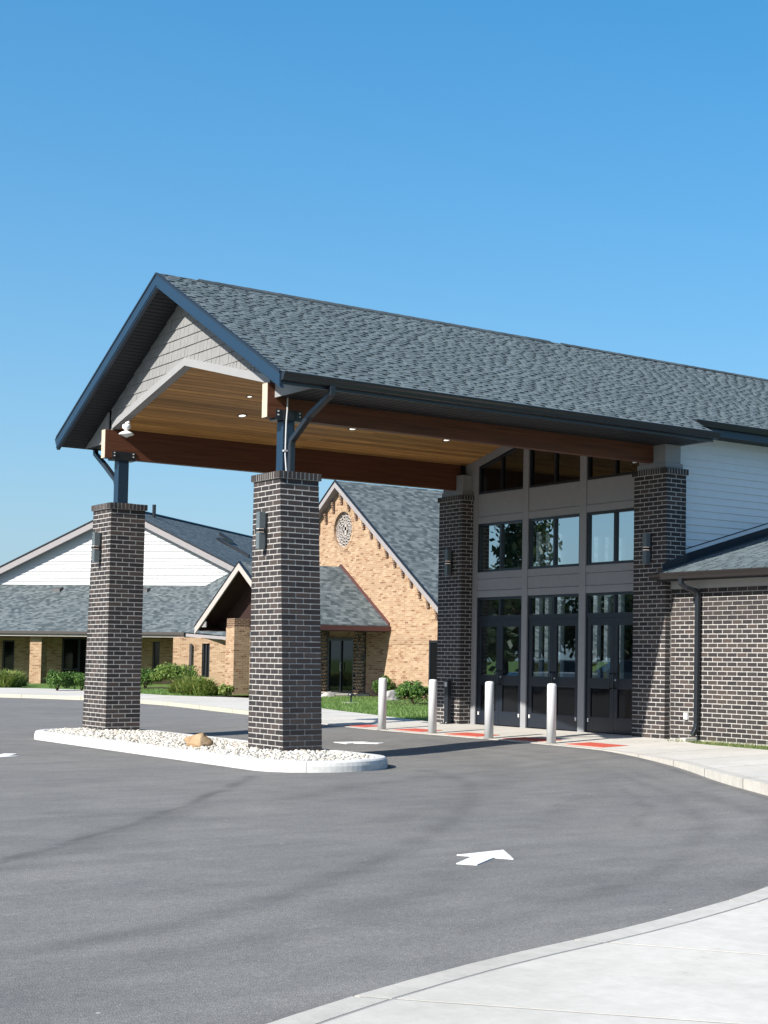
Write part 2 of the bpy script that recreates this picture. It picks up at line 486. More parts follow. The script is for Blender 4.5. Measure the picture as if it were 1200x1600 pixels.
class MB:
    """collects geometry for ONE mesh object"""
    def __init__(self, tf=None):
        self.v, self.f, self.tf = [], [], tf
    def vert(self, p):
        self.v.append(tuple(p))
        return len(self.v) - 1
    def poly(self, pts):
        i = len(self.v)
        self.v.extend(tuple(p) for p in pts)
        self.f.append(tuple(range(i, i + len(pts))))
        return self
    def box(self, x0, x1, y0, y1, z0, z1):
        i = len(self.v)
        self.v += [(x0, y0, z0), (x1, y0, z0), (x1, y1, z0), (x0, y1, z0), (x0, y0, z1), (x1, y0, z1), (x1, y1, z1), (x0, y1, z1)]
        self.f += [tuple(i + k for k in q) for q in ((0, 3, 2, 1), (4, 5, 6, 7), (0, 1, 5, 4), (1, 2, 6, 5), (2, 3, 7, 6), (3, 0, 4, 7))]
        return self
    def hexa(self, a, b):
        """closed solid between two equal polygons a (start) and b (end)"""
        n = len(a)
        i = len(self.v)
        self.v += [tuple(p) for p in a] + [tuple(p) for p in b]
        self.f.append(tuple(i + k for k in reversed(range(n))))
        self.f.append(tuple(i + n + k for k in range(n)))
        for k in range(n):
            q = (k + 1) % n
            self.f.append((i + k, i + q, i + n + q, i + n + k))
        return self
    def prism_x(self, pts, x0, x1):       # pts (y,z)
        return self.hexa([(x0, y, z) for y, z in pts], [(x1, y, z) for y, z in pts])
    def prism_y(self, pts, y0, y1):       # pts (x,z)
        return self.hexa([(x, y0, z) for x, z in pts], [(x, y1, z) for x, z in pts])
    def prism_z(self, pts, z0, z1):       # pts (x,y)
        return self.hexa([(x, y, z0) for x, y in pts], [(x, y, z1) for x, y in pts])
    def tube(self, path, rad, n=8, cap=True):
        path = [Vector(p) for p in path]
        rads = rad if isinstance(rad, (list, tuple)) else [rad] * len(path)
        rings = []
        for k, p in enumerate(path):
            d = (path[min(k + 1, len(path) - 1)] - path[max(k - 1, 0)]).normalized()
            ref = Vector((0, 0, 1)) if abs(d.z) < 0.9 else Vector((1, 0, 0))
            a = d.cross(ref).normalized()
            b = d.cross(a).normalized()
            ring = [self.vert(p + (a * math.cos(2 * math.pi * j / n) + b * math.sin(2 * math.pi * j / n)) * rads[k]) for j in range(n)]
            rings.append(ring)
        for r0, r1 in zip(rings, rings[1:]):
            for j in range(n):
                q = (j + 1) % n
                self.f.append((r0[j], r0[q], r1[q], r1[j]))
        if cap:
            self.f.append(tuple(reversed(rings[0])))
            self.f.append(tuple(rings[-1]))
        return self
    def bar(self, path, w, h, side=None):
        """rectangular section swept along a path (downspouts)"""
        path = [Vector(p) for p in path]
        rings = []
        for k, p in enumerate(path):
            d0 = (path[k] - path[k - 1]).normalized() if k > 0 else None
            d1 = (path[k + 1] - path[k]).normalized() if k < len(path) - 1 else None
            d = ((d0 or d1) + (d1 or d0)).normalized()
            s = Vector(side) if side else Vector((1, 0, 0))
            a = (s - d * s.dot(d)).normalized()
            b = d.cross(a).normalized()
            rings.append([self.vert(p + a * sx * w / 2 + b * sy * h / 2) for sx, sy in ((-1, -1), (1, -1), (1, 1), (-1, 1))])
        for r0, r1 in zip(rings, rings[1:]):
            for j in range(4):
                q = (j + 1) % 4
                self.f.append((r0[j], r0[q], r1[q], r1[j]))
        self.f.append(tuple(reversed(rings[0])))
        self.f.append(tuple(rings[-1]))
        return self
    def lathe(self, c, prof, n=20):
        rings = [[self.vert((c[0] + r * math.cos(2 * math.pi * j / n), c[1] + r * math.sin(2 * math.pi * j / n), c[2] + z)) for j in range(n)] for r, z in prof]
        for r0, r1 in zip(rings, rings[1:]):
            for j in range(n):
                q = (j + 1) % n
                self.f.append((r0[j], r0[q], r1[q], r1[j]))
        self.f.append(tuple(reversed(rings[0])))
        self.f.append(tuple(rings[-1]))
        return self
    def mesh(self, name, mat, uv=True, smooth=False):
        me = bpy.data.meshes.new(name)
        vs = [self.tf(p) for p in self.v] if self.tf else self.v
        me.from_pydata([tuple(p) for p in vs], [], self.f)
        if uv and len(me.polygons) < 40000:
            ul = me.uv_layers.new(name='UVMap')
            for p in me.polygons:
                n = p.normal
                tx = Vector((-n.y, n.x, 0.0))
                tx = tx.normalized() if tx.length > 1e-4 else Vector((1, 0, 0))
                ty = n.cross(tx)
                for li in p.loop_indices:
                    co = me.vertices[me.loops[li].vertex_index].co
                    ul.data[li].uv = (co.dot(tx), co.dot(ty))
        if smooth:
            me.polygons.foreach_set('use_smooth', [True] * len(me.polygons))
        me.materials.append(mat)
        return me
    def build(self, name, mat, parent=None, bevel=0.0, smooth=False, seg=2):
        me = self.mesh(name, mat, smooth=smooth)
        o = link(name, me, parent)
        if bevel:
            md = o.modifiers.new('bevel', 'BEVEL')
            md.width = bevel
            md.segments = seg
            md.limit_method = 'ANGLE'
        return o


def wloc(o):
    v = Vector(o.location)
    while o.parent:
        o = o.parent
        v = v + Vector(o.location)
    return v


INV = {}


def link(name, data, parent=None, loc=None):
    """mesh data in world coordinates, parented without moving it"""
    o = bpy.data.objects.new(name, data)
    COL.objects.link(o)
    if loc is not None:
        o.location = loc
    if parent is not None:
        o.parent = parent
        o.matrix_parent_inverse = Matrix.Translation(-INV.get(parent.name, Vector((0, 0, 0))))
        INV[o.name] = INV.get(parent.name, Vector((0, 0, 0))) * 0 + (Vector(loc) if loc is not None else Vector((0, 0, 0)))
    elif loc is not None:
        INV[o.name] = Vector(loc)
    return o


def empty(name, loc):
    o = link(name, None, None, loc)
    o.empty_display_size = 0.3
    return o


def tag(o, label=None, cat=None, group=None, kind=None):
    if label:
        o['label'] = label
    if cat:
        o['category'] = cat
    if group:
        o['group'] = group
    if kind:
        o['kind'] = kind
    return o


MESHES = {}


def brick_mesh(dx, dy, dz, mat, bev=0.004):
    """shared bevelled box of the given size, centred"""
    key = (round(dx, 3), round(dy, 3), round(dz, 3), mat.name)
    if key in MESHES:
        return MESHES[key]
    hx, hy, hz = dx / 2, dy / 2, dz / 2
    b = min(bev, hx * 0.4, hy * 0.4, hz * 0.4)
    v, f = [], []
    # chamfered box: 24 verts (3 per corner)
    idx = {}
    for sx in (-1, 1):
        for sy in (-1, 1):
            for sz in (-1, 1):
                for a in range(3):
                    p = [sx * (hx - b), sy * (hy - b), sz * (hz - b)]
                    p[a] = (sx * hx, sy * hy, sz * hz)[a]
                    idx[(sx, sy, sz, a)] = len(v)
                    v.append(tuple(p))
    def g(s, a):
        return idx[(s[0], s[1], s[2], a)]
    for a in range(3):
        o1, o2 = (a + 1) % 3, (a + 2) % 3
        for s in (-1, 1):
            q = []
            for c1, c2 in ((-1, -1), (1, -1), (1, 1), (-1, 1)):
                w = [0, 0, 0]
                w[a], w[o1], w[o2] = s, c1, c2
                q.append(g(w, a))
            f.append(tuple(q if s > 0 else reversed(q)))
        for c1 in (-1, 1):                       # edges along axis a
            for c2 in (-1, 1):
                w0 = [0, 0, 0]
                w1 = [0, 0, 0]
                w0[a], w0[o1], w0[o2] = -1, c1, c2
                w1[a], w1[o1], w1[o2] = 1, c1, c2
                q = [g(w0, o1), g(w1, o1), g(w1, o2), g(w0, o2)]
                f.append(tuple(q))
    for sx in (-1, 1):
        for sy in (-1, 1):
            for sz in (-1, 1):
                f.append(tuple(g((sx, sy, sz), a) for a in range(3)))
    me = bpy.data.meshes.new('brick')
    me.from_pydata(v, [], f)
    me.validate()
    me.materials.append(mat)
    import bmesh
    bm = bmesh.new()
    bm.from_mesh(me)
    bmesh.ops.recalc_face_normals(bm, faces=bm.faces)
    bm.to_mesh(me)
    bm.free()
    MESHES[key] = me
    return me


def pieces(items, name, mat, parent, limit=300, rest_name=None, bev=0.004):
    """items: (x0,x1,y0,y1,z0,z1, weight).  The `limit` largest become single parts, the rest one joined part."""
    items = sorted(items, key=lambda q: -q[6])
    for it in items[:limit]:
        x0, x1, y0, y1, z0, z1 = it[:6]
        me = brick_mesh(x1 - x0, y1 - y0, z1 - z0, mat, bev)
        link(name, me, parent, ((x0 + x1) / 2, (y0 + y1) / 2, (z0 + z1) / 2))
    if len(items) > limit:
        mb = MB()
        for it in items[limit:]:
            mb.box(*it[:6])
        o = mb.build(rest_name or (name + '_field'), mat, parent)
        o['kind'] = 'stuff'


MID = 3.7156            # centre line of the canopy (y)
# ================================================================== GROUND
gm = MB()
gm.poly([(-500, -500, -0.35), (500, -500, -0.35), (500, 500, -0.35), (-500, 500, -0.35)])
tag(gm.build('ground', M['lawn']), kind='structure')


def sstep(a, b, x):
    x = min(1.0, max(0.0, (x - a) / (b - a)))
    return x * x * (3 - 2 * x)


EY = [-10.8, -9.4, -8.0, -6.45, -4.65, -2.90, -1.30, 0.1, 5.6, 7.75, 9.7, 12.0, 15.0]
EX = [0.5, 1.5, 2.2, 2.92, 3.87, 4.62, 5.18, 5.33, 5.40, 5.52, 5.90, 6.4, 6.95]


def road_z(x, y):
    ex = float(np.interp(y, EY, EX))
    ramp = sstep(ex - 3.0, ex - 0.05, x) * sstep(-9.0, -1.6, y)
    return -0.10 + 0.078 * ramp * (1.0 if y < 9 else max(0.0, 1 - (y - 9) / 8.0) * 0.6 + 0.4)


TRACKS = [  # polylines on the road: (points, width, strength)
    ([(-9.2, -11.0), (-6.75, -8.77), (-5.98, -7.98), (-5.01, -6.92), (-3.65, -5.26), (-2.19, -3.31), (-1.5, -2.3)], 0.075, 0.48),
    ([(-9.2, -11.2), (-6.75, -8.97), (-5.98, -8.18), (-5.01, -7.12), (-3.65, -5.46)], 0.22, 0.20),
    ([(-9.0, -12.6), (-7.76, -12.36), (-7.12, -12.14), (-6.21, -11.72), (-5.3, -11.04), (-4.24, -10.14), (-2.96, -8.9), (-0.97, -6.54), (0.24, -4.81), (0.71, -3.56), (0.9, -2.6)], 0.14, 0.30),
    ([(-9.0, -13.2), (-7.3, -12.9), (-6.0, -12.4), (-4.8, -11.7), (-3.4, -10.4)], 0.25, 0.20),
    ([(-2.6, -5.4), (-1.0, -4.3), (0.3, -3.6), (2.6, -3.0), (4.6, -2.6)], 0.20, 0.22),
    ([(-3.0, -8.0), (-0.5, -6.0), (2.0, -3.2), (3.2, -0.5), (3.4, 4.0)], 0.30, 0.16),
    ([(-2.0, -9.0), (0.8, -6.6), (3.2, -3.6), (4.3, -0.9), (4.4, 3.0)], 0.25, 0.14),
    ([(-6.0, -2.0), (-4.0, 2.0), (-3.0, 6.0), (-1.5, 12.0)], 0.3, 0.18),
    ([(-8.0, -5.0), (-5.6, -0.5), (-4.6, 4.0), (-3.4, 10.0)], 0.3, 0.14),
    ([(-5.5, -13.2), (-3.0, -12.0), (-0.6, -10.0), (1.4, -7.2), (2.8, -4.4), (3.6, -1.5), (3.9, 2.0)], 0.10, 0.20),
    ([(-3.0, -12.9), (-1.0, -11.5), (0.6, -9.6), (2.0, -6.8), (3.3, -4.0)], 0.12, 0.16),
    ([(-1.2, -9.6), (0.2, -8.2), (1.6, -6.0)], 0.05, 0.26), ([(-0.6, -7.6), (0.4, -6.7)], 0.04, 0.3), ([(1.0, -8.6), (1.7, -7.6)], 0.05, 0.25),
    ([(-10.8, -16.55), (-7.73, -14.97), (-6.25, -14.42), (-4.75, -14.03), (-3.75, -13.67), (-0.95, -12.05), (1.45, -9.36), (2.85, -6.42), (4.55, -2.9), (5.12, -1.3), (5.27, 0.1), (5.36, 1.7), (5.36, 5.6), (5.46, 7.75)], 0.07, 0.34),
    ([(-1.10, 7.0), (-1.10, -1.36), (-0.85, -2.1), (-0.05, -2.42), (0.75, -2.1), (1.02, -1.36), (1.02, 7.0)], 0.08, 0.34),
]


def seg_dist(px, py, pts):
    best = np.full(px.shape, 1e9)
    for (ax, ay), (bx, by) in zip(pts, pts[1:]):
        dx, dy = bx - ax, by - ay
        tt = np.clip(((px - ax) * dx + (py - ay) * dy) / (dx * dx + dy * dy), 0, 1)
        best = np.minimum(best, np.hypot(px - ax - tt * dx, py - ay - tt * dy))
    return best


def grid_axis(lo, hi, f0, f1, fine, coarse):
    a = list(np.arange(lo, f0, coarse)) + list(np.arange(f0, f1, fine)) + list(np.arange(f1, hi + 1e-6, coarse))
    return np.array(a)


gx = grid_axis(-46, 9.0, -9.5, 8.0, 0.11, 1.5)
gy = grid_axis(-40, 62.0, -15.5, 10.0, 0.11, 1.5)
PX, PY = np.meshgrid(gx, gy, indexing='ij')
PZ = np.vectorize(road_z)(PX, PY)
wearv = np.zeros_like(PX)
wob = np.vectorize(lambda x, y: mnoise.noise((x * 1.7, y * 1.7, 3.0)))(PX, PY)
for pts, wd, st in TRACKS:
    dd = seg_dist(PX + 0.05 * wob, PY - 0.05 * wob, pts)
    wearv = np.maximum(wearv, st * np.exp(-(dd / wd) ** 2) * np.clip(0.75 + 0.6 * wob, 0.1, 1.2))
nx_, ny_ = PX.shape
vv = np.stack([PX.ravel(), PY.ravel(), PZ.ravel()], 1)
ii = np.arange(nx_ * ny_).reshape(nx_, ny_)
ff = np.stack([ii[:-1, :-1].ravel(), ii[1:, :-1].ravel(), ii[1:, 1:].ravel(), ii[:-1, 1:].ravel()], 1)
me = bpy.data.meshes.new('road')
me.vertices.add(len(vv))
me.vertices.foreach_set('co', vv.ravel())
me.loops.add(ff.size)
me.loops.foreach_set('vertex_index', ff.ravel())
me.polygons.add(len(ff))
me.polygons.foreach_set('loop_start', np.arange(0, ff.size, 4))
me.polygons.foreach_set('loop_total', np.full(len(ff), 4))
me.update()
me.validate()
at = me.attributes.new('wear', 'FLOAT', 'POINT')
at.data.foreach_set('value', wearv.ravel().astype(np.float32))
me.materials.append(M['asphalt'])
road = link('road', me)
tag(road, kind='structure')

# ---- sidewalk: kerb pieces along the road edge, slabs behind it
EDGE = [(-10.8, -16.6), (-9.2, -15.75), (-7.73, -15.02), (-7.02, -14.72), (-6.25, -14.47), (-5.45, -14.28), (-4.75, -14.08), (-3.75, -13.72),
        (-2.4, -13.05), (-0.9, -12.1), (0.5, -10.8), (1.5, -9.4), (2.2, -8.0), (2.92, -6.45), (3.87, -4.65), (4.62, -2.90), (5.18, -1.30),
        (5.33, 0.1), (5.42, 1.7), (5.42, 3.5), (5.40, 5.6), (5.52, 7.75), (5.90, 9.7), (6.4, 12.0), (6.95, 15.0), (7.7, 20.0),
        (8.05, 23.4), (7.95, 26.0), (7.5, 28.6), (6.2, 32.0), (3.5, 36.0), (-1.0, 40.0)]
INNER = [(-6.2, -19.5), (-5.6, -19.2), (-5.0, -18.6), (-4.5, -18.2), (-4.0, -17.8), (-3.6, -17.5), (-3.0, -17.2), (-2.0, -16.6),
         (0.0, -15.5), (2.0, -14.0), (4.0, -12.2), (5.4, -10.2), (6.2, -8.0), (6.55, -6.2), (6.85, -4.3), (7.05, -2.6), (7.18, -1.4),
         (7.66, -0.35), (7.66, 1.5), (7.66, 3.4), (7.66, 5.2), (7.66, 7.2), (8.15, 9.6), (8.7, 12.0), (9.5, 15.6), (11.0, 21.0),
         (12.1, 25.6), (11.0, 28.5), (10.9, 31.0), (11.0, 36.5), (9.6, 40.5), (4.0, 46.0)]


for _i, _k in enumerate([2.3, 2.3, 2.3, 2.3, 2.3, 2.3, 2.2, 2.0, 1.8, 1.5, 1.3, 1.1]):
    INNER[_i] = (EDGE[_i][0] + (INNER[_i][0] - EDGE[_i][0]) * _k, EDGE[_i][1] + (INNER[_i][1] - EDGE[_i][1]) * _k)


def catmull(pts, n):
    out = []
    P = [Vector((p[0], p[1], 0)) for p in pts]
    for i in range(len(P) - 1):
        p0, p1, p2, p3 = P[max(i - 1, 0)], P[i], P[i + 1], P[min(i + 2, len(P) - 1)]
        for k in range(n):
            s = k / n
            out.append(0.5 * ((2 * p1) + (p2 - p0) * s + (2 * p0 - 5 * p1 + 4 * p2 - p3) * s * s + (3 * p1 - p0 - 3 * p2 + p3) * s ** 3))
    out.append(P[-1])
    return out


E_ = catmull(EDGE, 6)
I_ = catmull(INNER, 6)


def edge_z(y):
    return float(np.interp(y, [-6.0, -4.65, -2.9, -1.3, 8.0, 12.0], [0.04, 0.035, 0.015, -0.010, -0.010, 0.04]))


def walk_z(x, y):
    ex = float(np.interp(y, EY, EX))
    f = min(1.0, max(0.0, (x - ex) / (7.66 - ex)))
    return edge_z(y) + (0.04 - edge_z(y)) * f


sidewalk_base = MB()
for k in range(len(E_) - 1):
    a, b, c, d = E_[k], E_[k + 1], I_[k + 1], I_[k]
    n = Vector((b.y - a.y, a.x - b.x, 0)).normalized()
    sidewalk_base.hexa([(a.x + n.x * .03, a.y + n.y * .03, -0.3), (b.x + n.x * .03, b.y + n.y * .03, -0.3), (c.x, c.y, -0.3), (d.x, d.y, -0.3)],
                       [(a.x + n.x * .03, a.y + n.y * .03, edge_z(a.y) - 0.0018), (b.x + n.x * .03, b.y + n.y * .03, edge_z(b.y) - 0.0018), (c.x, c.y, 0.0382), (d.x, d.y, 0.0382)])
sidewalk = sidewalk_base.build('sidewalk', M['joint'])
tag(sidewalk, kind='structure')
# arc length of edge
L = [0.0]
for a, b in zip(E_, E_[1:]):
    L.append(L[-1] + (b - a).length)


def at_len(s):
    for k in range(len(E_) - 1):
        if L[k + 1] >= s:
            u = (s - L[k]) / (L[k + 1] - L[k])
            return E_[k].lerp(E_[k + 1], u), I_[k].lerp(I_[k + 1], u)
    return E_[-1], I_[-1]


KW = 0.17
s0 = 0.9 - 0.12
step = 1.62
S_list = []
s = s0
while s < L[-1] - 2:
    S_list.append(s)
    s += step if s < 40 else 3.0
for s, s2 in zip(S_list, S_list[1:]):
    nsub = 4
    g = 0.011
    outer, mid1, mid2, inn = [], [], [], []
    for k in range(nsub + 1):
        e, i = at_len(s + g + (s2 - s - 2 * g) * k / nsub)
        d = (i - e)
        dl = d.length
        d = d / dl
        outer.append(e)
        mid1.append(e + d * KW)
        mid2.append(e + d * (KW + 0.022))
        inn.append((e, d, dl))
    # kerb piece
    kb = MB()
    for k in range(nsub):
        a, b, c, d_ = outer[k], outer[k + 1], mid1[k + 1], mid1[k]
        kb.hexa([(a.x, a.y, -0.28), (b.x, b.y, -0.28), (c.x, c.y, -0.28), (d_.x, d_.y, -0.28)], [(a.x, a.y, edge_z(a.y)), (b.x, b.y, edge_z(b.y)), (c.x, c.y, edge_z(b.y) + 0.004 * (edge_z(b.y) < 0.03)), (d_.x, d_.y, edge_z(a.y) + 0.004 * (edge_z(a.y) < 0.03))])
    kb.build('kerb_stone', M['yellow_paint'] if 14.0 < outer[0].y < 32.0 else M['kerb'], sidewalk)
    # slabs across the walk
    tot = inn[0][2] - KW
    nrow = max(1, int(round(tot / 2.4)))
    for rws in range(nrow):
        sb = MB()
        for k in range(nsub):
            pts = []
            for kk, side in ((k, 0), (k + 1, 0), (k + 1, 1), (k, 1)):
                e, d, dl = inn[kk]
                span = dl - KW - 0.014
                u = (rws + side) / nrow
                off = KW + 0.022 + span * u - (0.01 if side else -0.0)
                q = e + d * off
                fr_ = off / dl
                pts.append((q.x, q.y, edge_z(e.y) + (0.04 - edge_z(e.y)) * fr_))
            sb.hexa([(x, y, -0.1) for x, y, z in pts], [(x, y, z + 0.0006 * ((rws + int(s)) % 2)) for x, y, z in pts])
        sb.build('paving_slab', M['concrete'], sidewalk)

# entrance apron between walk and facade
MB().box(7.66, 7.97, -0.02, 6.56, -0.1, 0.036).build('threshold_slab', M['concrete'], sidewalk)

# lawn areas
lw = MB()
lw.poly([(7.7, 7.5, 0.03), (8.2, 9.6, 0.03), (8.75, 12.0, 0.03), (9.55, 15.6, 0.03), (11.05, 21.0, 0.03), (12.15, 25.6, 0.03), (17.5, 27.0, 0.03), (17.5, 7.5, 0.03)])
lw.poly([(11.05, 28.6, 0.03), (10.95, 31.0, 0.03), (11.05, 36.5, 0.03), (9.65, 40.5, 0.03), (4.0, 46.2, 0.03), (4, 70, 0.03), (40, 70, 0.03), (40, 28.6, 0.03)])
lw.poly([(7.1, -0.4, 0.03), (7.83, -0.4, 0.03), (7.83, -10, 0.03), (5.0, -10.4, 0.03), (6.2, -8.0, 0.03), (6.55, -6.2, 0.03), (6.85, -4.3, 0.03), (7.05, -2.6, 0.03)])
lawn_o = lw.build('lawn', M['lawn'])
tag(lawn_o, kind='structure')
mul = MB()
mul.poly([(13.0, 17.0, 0.036), (13.2, 18.6, 0.036), (14.9, 20.8, 0.036), (15.2, 23.5, 0.036), (16.2, 26.2, 0.036), (17.4, 26.4, 0.036), (17.4, 16.6, 0.036), (14.6, 16.4, 0.036)])
mul.poly([(13.4, 36.0, 0.036), (13.6, 40.2, 0.036), (16.0, 41.5, 0.036), (16.6, 36.0, 0.036), (14.4, 35.4, 0.036)])
mul.build('mulch_bed', M['mulch'], lawn_o)


def blades(regions, n, h, w, mat, name, label, lean=0.5):
    """short grass: many single blades joined, regions are (x0,y0,x1,y1,x2,y2 triangles)"""
    V, F = [], []
    areas = np.array([abs((b[0] - a[0]) * (c[1] - a[1]) - (c[0] - a[0]) * (b[1] - a[1])) for a, b, c in regions])
    cnt = (n * areas / areas.sum()).astype(int)
    for (a, b, c), m in zip(regions, cnt):
        u, v = rng.random(m), rng.random(m)
        fl = u + v > 1
        u[fl], v[fl] = 1 - u[fl], 1 - v[fl]
        x = a[0] + u * (b[0] - a[0]) + v * (c[0] - a[0])
        y = a[1] + u * (b[1] - a[1]) + v * (c[1] - a[1])
        ang = rng.random(m) * 6.283
        hh = h * (0.5 + rng.random(m))
        lx, ly = (rng.random(m) - .5) * lean * hh * 2, (rng.random(m) - .5) * lean * hh * 2
        base = len(V)
        for k in range(m):
            dx, dy = math.cos(ang[k]) * w, math.sin(ang[k]) * w
            V += [(x[k] - dx, y[k] - dy, 0.025), (x[k] + dx, y[k] + dy, 0.025), (x[k] + lx[k], y[k] + ly[k], 0.025 + hh[k])]
            F.append((base + 3 * k, base + 3 * k + 1, base + 3 * k + 2))
    me = bpy.data.meshes.new(name)
    me.from_pydata(V, [], F)
    me.materials.append(mat)
    o = link(name, me)
    return tag(o, label, 'grass', kind='stuff')


blades([((8.2, 9.6), (9.55, 15.6), (13.5, 10)), ((9.55, 15.6), (13.5, 10), (16.5, 18)), ((9.55, 15.6), (12.15, 25.6), (16.5, 18)), ((12.15, 25.6), (16.5, 18), (16.8, 26))],
       26000, 0.05, 0.010, M['leaf_lawn'], 'lawn_grass', 'mown green lawn grass in front of the tan brick gable')
blades([((11.2, 29), (10.95, 36), (14.6, 30)), ((10.95, 36), (14.6, 30), (15.5, 38))], 9000, 0.06, 0.014, M['leaf_lawn'], 'lawn_grass', 'strip of lawn grass before the long low building')
blades([((7.28, -0.5), (7.78, -0.5), (7.10, -5)), ((7.78, -0.5), (7.10, -5), (7.78, -5))], 1500, 0.055, 0.006, M['leaf_weed'], 'weed_strip', 'dry weedy grass strip along the foot of the brick wing', 0.9)


# ---- planted island
IS_X, IS_Y0, IS_Y1, IS_R = -0.05, -1.36, 7.05, 1.00


def capsule(off, n=40):
    r = IS_R - off
    pts = []
    for k in range(n + 1):
        a = math.pi + math.pi * k / n
        pts.append((IS_X + r * math.cos(a), IS_Y0 + r * math.sin(a)))
    for k in range(n + 1):
        a = math.pi * k / n
        pts.append((IS_X + r * math.cos(a), IS_Y1 + r * math.sin(a)))
    # densify straight sides
    out = []
    for p, q in zip(pts, pts[1:] + pts[:1]):
        d = math.hypot(q[0] - p[0], q[1] - p[1])
        m = max(1, int(d / 0.35))
        for j in range(m):
            out.append((p[0] + (q[0] - p[0]) * j / m, p[1] + (q[1] - p[1]) * j / m))
    return out


prof = [(0.0, -0.2), (0.0, -0.02), (0.012, 0.03), (0.035, 0.052), (0.15, 0.055), (0.17, 0.045), (0.18, -0.05)]
rings = [capsule(o) for o, z in prof]
N_ = len(rings[0])
isl = MB()
isl.prism_z(capsule(0.185), -0.2, 0.022)
island = isl.build('traffic_island', M['gravel'])
tag(island, kind='structure')
nseg = 11
bounds = [int(round(N_ * k / nseg)) for k in range(nseg + 1)]
for b0, b1 in zip(bounds, bounds[1:]):
    kb = MB()
    idx = []
    cnt_ = b1 - b0
    for j in range(cnt_ + 1):
        row = []
        k0 = (b0 + j) % N_
        for (o_, z_), rg in zip(prof, rings):
            p = Vector((*rg[k0], z_))
            if j in (0, cnt_):
                nb = rg[(b0 + (1 if j == 0 else cnt_ - 1)) % N_]
                dv = (Vector((*nb, z_)) - p)
                p = p + dv.normalized() * min(0.003, dv.length * 0.3)
            p.z += 0.004 * mnoise.noise((p.x * 3, p.y * 3, 1.0))
            row.append(kb.vert(p))
        idx.append(row)
    for r0, r1 in zip(idx, idx[1:]):
        for q in range(len(prof) - 1):
            kb.f.append((r0[q], r1[q], r1[q + 1], r0[q + 1]))
    kb.f.append(tuple(idx[0]))
    kb.f.append(tuple(reversed(idx[-1])))
    kb.build('kerb_stone', M['white_kerb'], island)

# gravel: low-poly pebbles heaped between the kerbs
import bmesh
def ico(sub):
    bm = bmesh.new()
    bmesh.ops.create_icosphere(bm, subdivisions=sub, radius=1.0)
    v = np.array([x.co[:] for x in bm.verts])
    f = [tuple(w.index for w in x.verts) for x in bm.faces]
    bm.free()
    return v, f
IV, IF = ico(2)
protos = []
for k in range(8):
    s_ = np.array([1.0, 0.55 + 0.35 * rng.random(), 0.42 + 0.25 * rng.random()])
    d_ = np.array([1 + 0.22 * mnoise.noise((p[0] * 1.1 + 9 * k, p[1] * 1.1, p[2] * 1.1)) for p in IV])
    protos.append(IV * d_[:, None] * s_)
GV, GF = [], []
ng = 0
tries = 0
while ng < 4600 and tries < 14000:
    tries += 1
    x = IS_X + (random.random() * 2 - 1) * (IS_R - 0.2)
    y = IS_Y0 - IS_R + random.random() * (IS_Y1 - IS_Y0 + 2 * IS_R)
    yc = min(max(y, IS_Y0), IS_Y1)
    dist = math.hypot(x - IS_X, y - yc)
    if dist > IS_R - 0.20:
        continue
    if 0.03 < x < 0.62 and (-0.2 < y < 0.83 or 6.6 < y < 7.65):
        continue
    mound = 0.026 + 0.026 * (1 - (dist / (IS_R - 0.2)) ** 2)
    sc = 0.020 + 0.026 * random.random() ** 1.6
    a, b = random.random() * 6.28, (random.random() - .5) * 0.9
    ca, sa, cb, sb = math.cos(a), math.sin(a), math.cos(b), math.sin(b)
    P = protos[random.randrange(8)] * sc
    X = P[:, 0] * cb + P[:, 2] * sb
    Z = -P[:, 0] * sb + P[:, 2] * cb
    Xr = X * ca - P[:, 1] * sa
    Yr = X * sa + P[:, 1] * ca
    zz = mound + (random.random() - .3) * 0.03
    base = len(GV)
    GV += list(zip(Xr + x, Yr + y, Z + zz))
    GF += [tuple(base + i for i in q) for q in IF]
    ng += 1
me = bpy.data.meshes.new('gravel')
me.from_pydata(GV, [], GF)
me.polygons.foreach_set('use_smooth', [True] * len(me.polygons))
me.materials.append(M['gravel'])
tag(link('gravel', me), 'pale river gravel heaped inside the kerbed island', 'gravel', kind='stuff')


def rock(name, loc, size, mat, label, cat, seed, flat=0.75):
    v, f = ico(4)
    out = []
    for p in v:
        q = Vector(p)
        d = 1 + 0.28 * mnoise.noise(q * 1.1 + Vector((seed, 0, 0))) + 0.12 * mnoise.noise(q * 3.1 + Vector((0, seed, 0))) + 0.04 * mnoise.noise(q * 8 + Vector((0, seed, 0)))
        # facet planes
        for nrm, dd in (((0.6, 0.2, 0.75), 0.82), ((-0.75, -0.3, 0.5), 0.80), ((0.1, -0.9, 0.35), 0.82), ((-0.2, 0.3, 0.95), 0.78)):
            nv = Vector(nrm).normalized()
            e = q.dot(nv) * d
            if e > dd:
                q = q - nv * (e - dd) / d * 0.9
        out.append((loc[0] + q.x * d * size[0], loc[1] + q.y * d * size[1], loc[2] + q.z * d * size[2]))
    mb = MB()
    mb.v, mb.f = out, f
    o = mb.build(name, mat, smooth=True)
    return tag(o, label, cat)


rock('boulder', (-0.45, 1.62, 0.11), (0.17, 0.27, 0.16), M['boulder'], 'rounded tan boulder lying on the gravel between the two front piers', 'boulder', 3.0)

# ---- road markings
ARROW = [(-3.71, -10.36), (-3.64, -10.49), (-3.99, -10.77), (-3.90, -10.92), (-3.56, -10.66), (-3.48, -10.81), (-3.22, -10.31)]


def flat_poly(pts, zfun, lift, thick=0.004):
    return [(x, y, zfun(x, y) + lift) for x, y in pts]


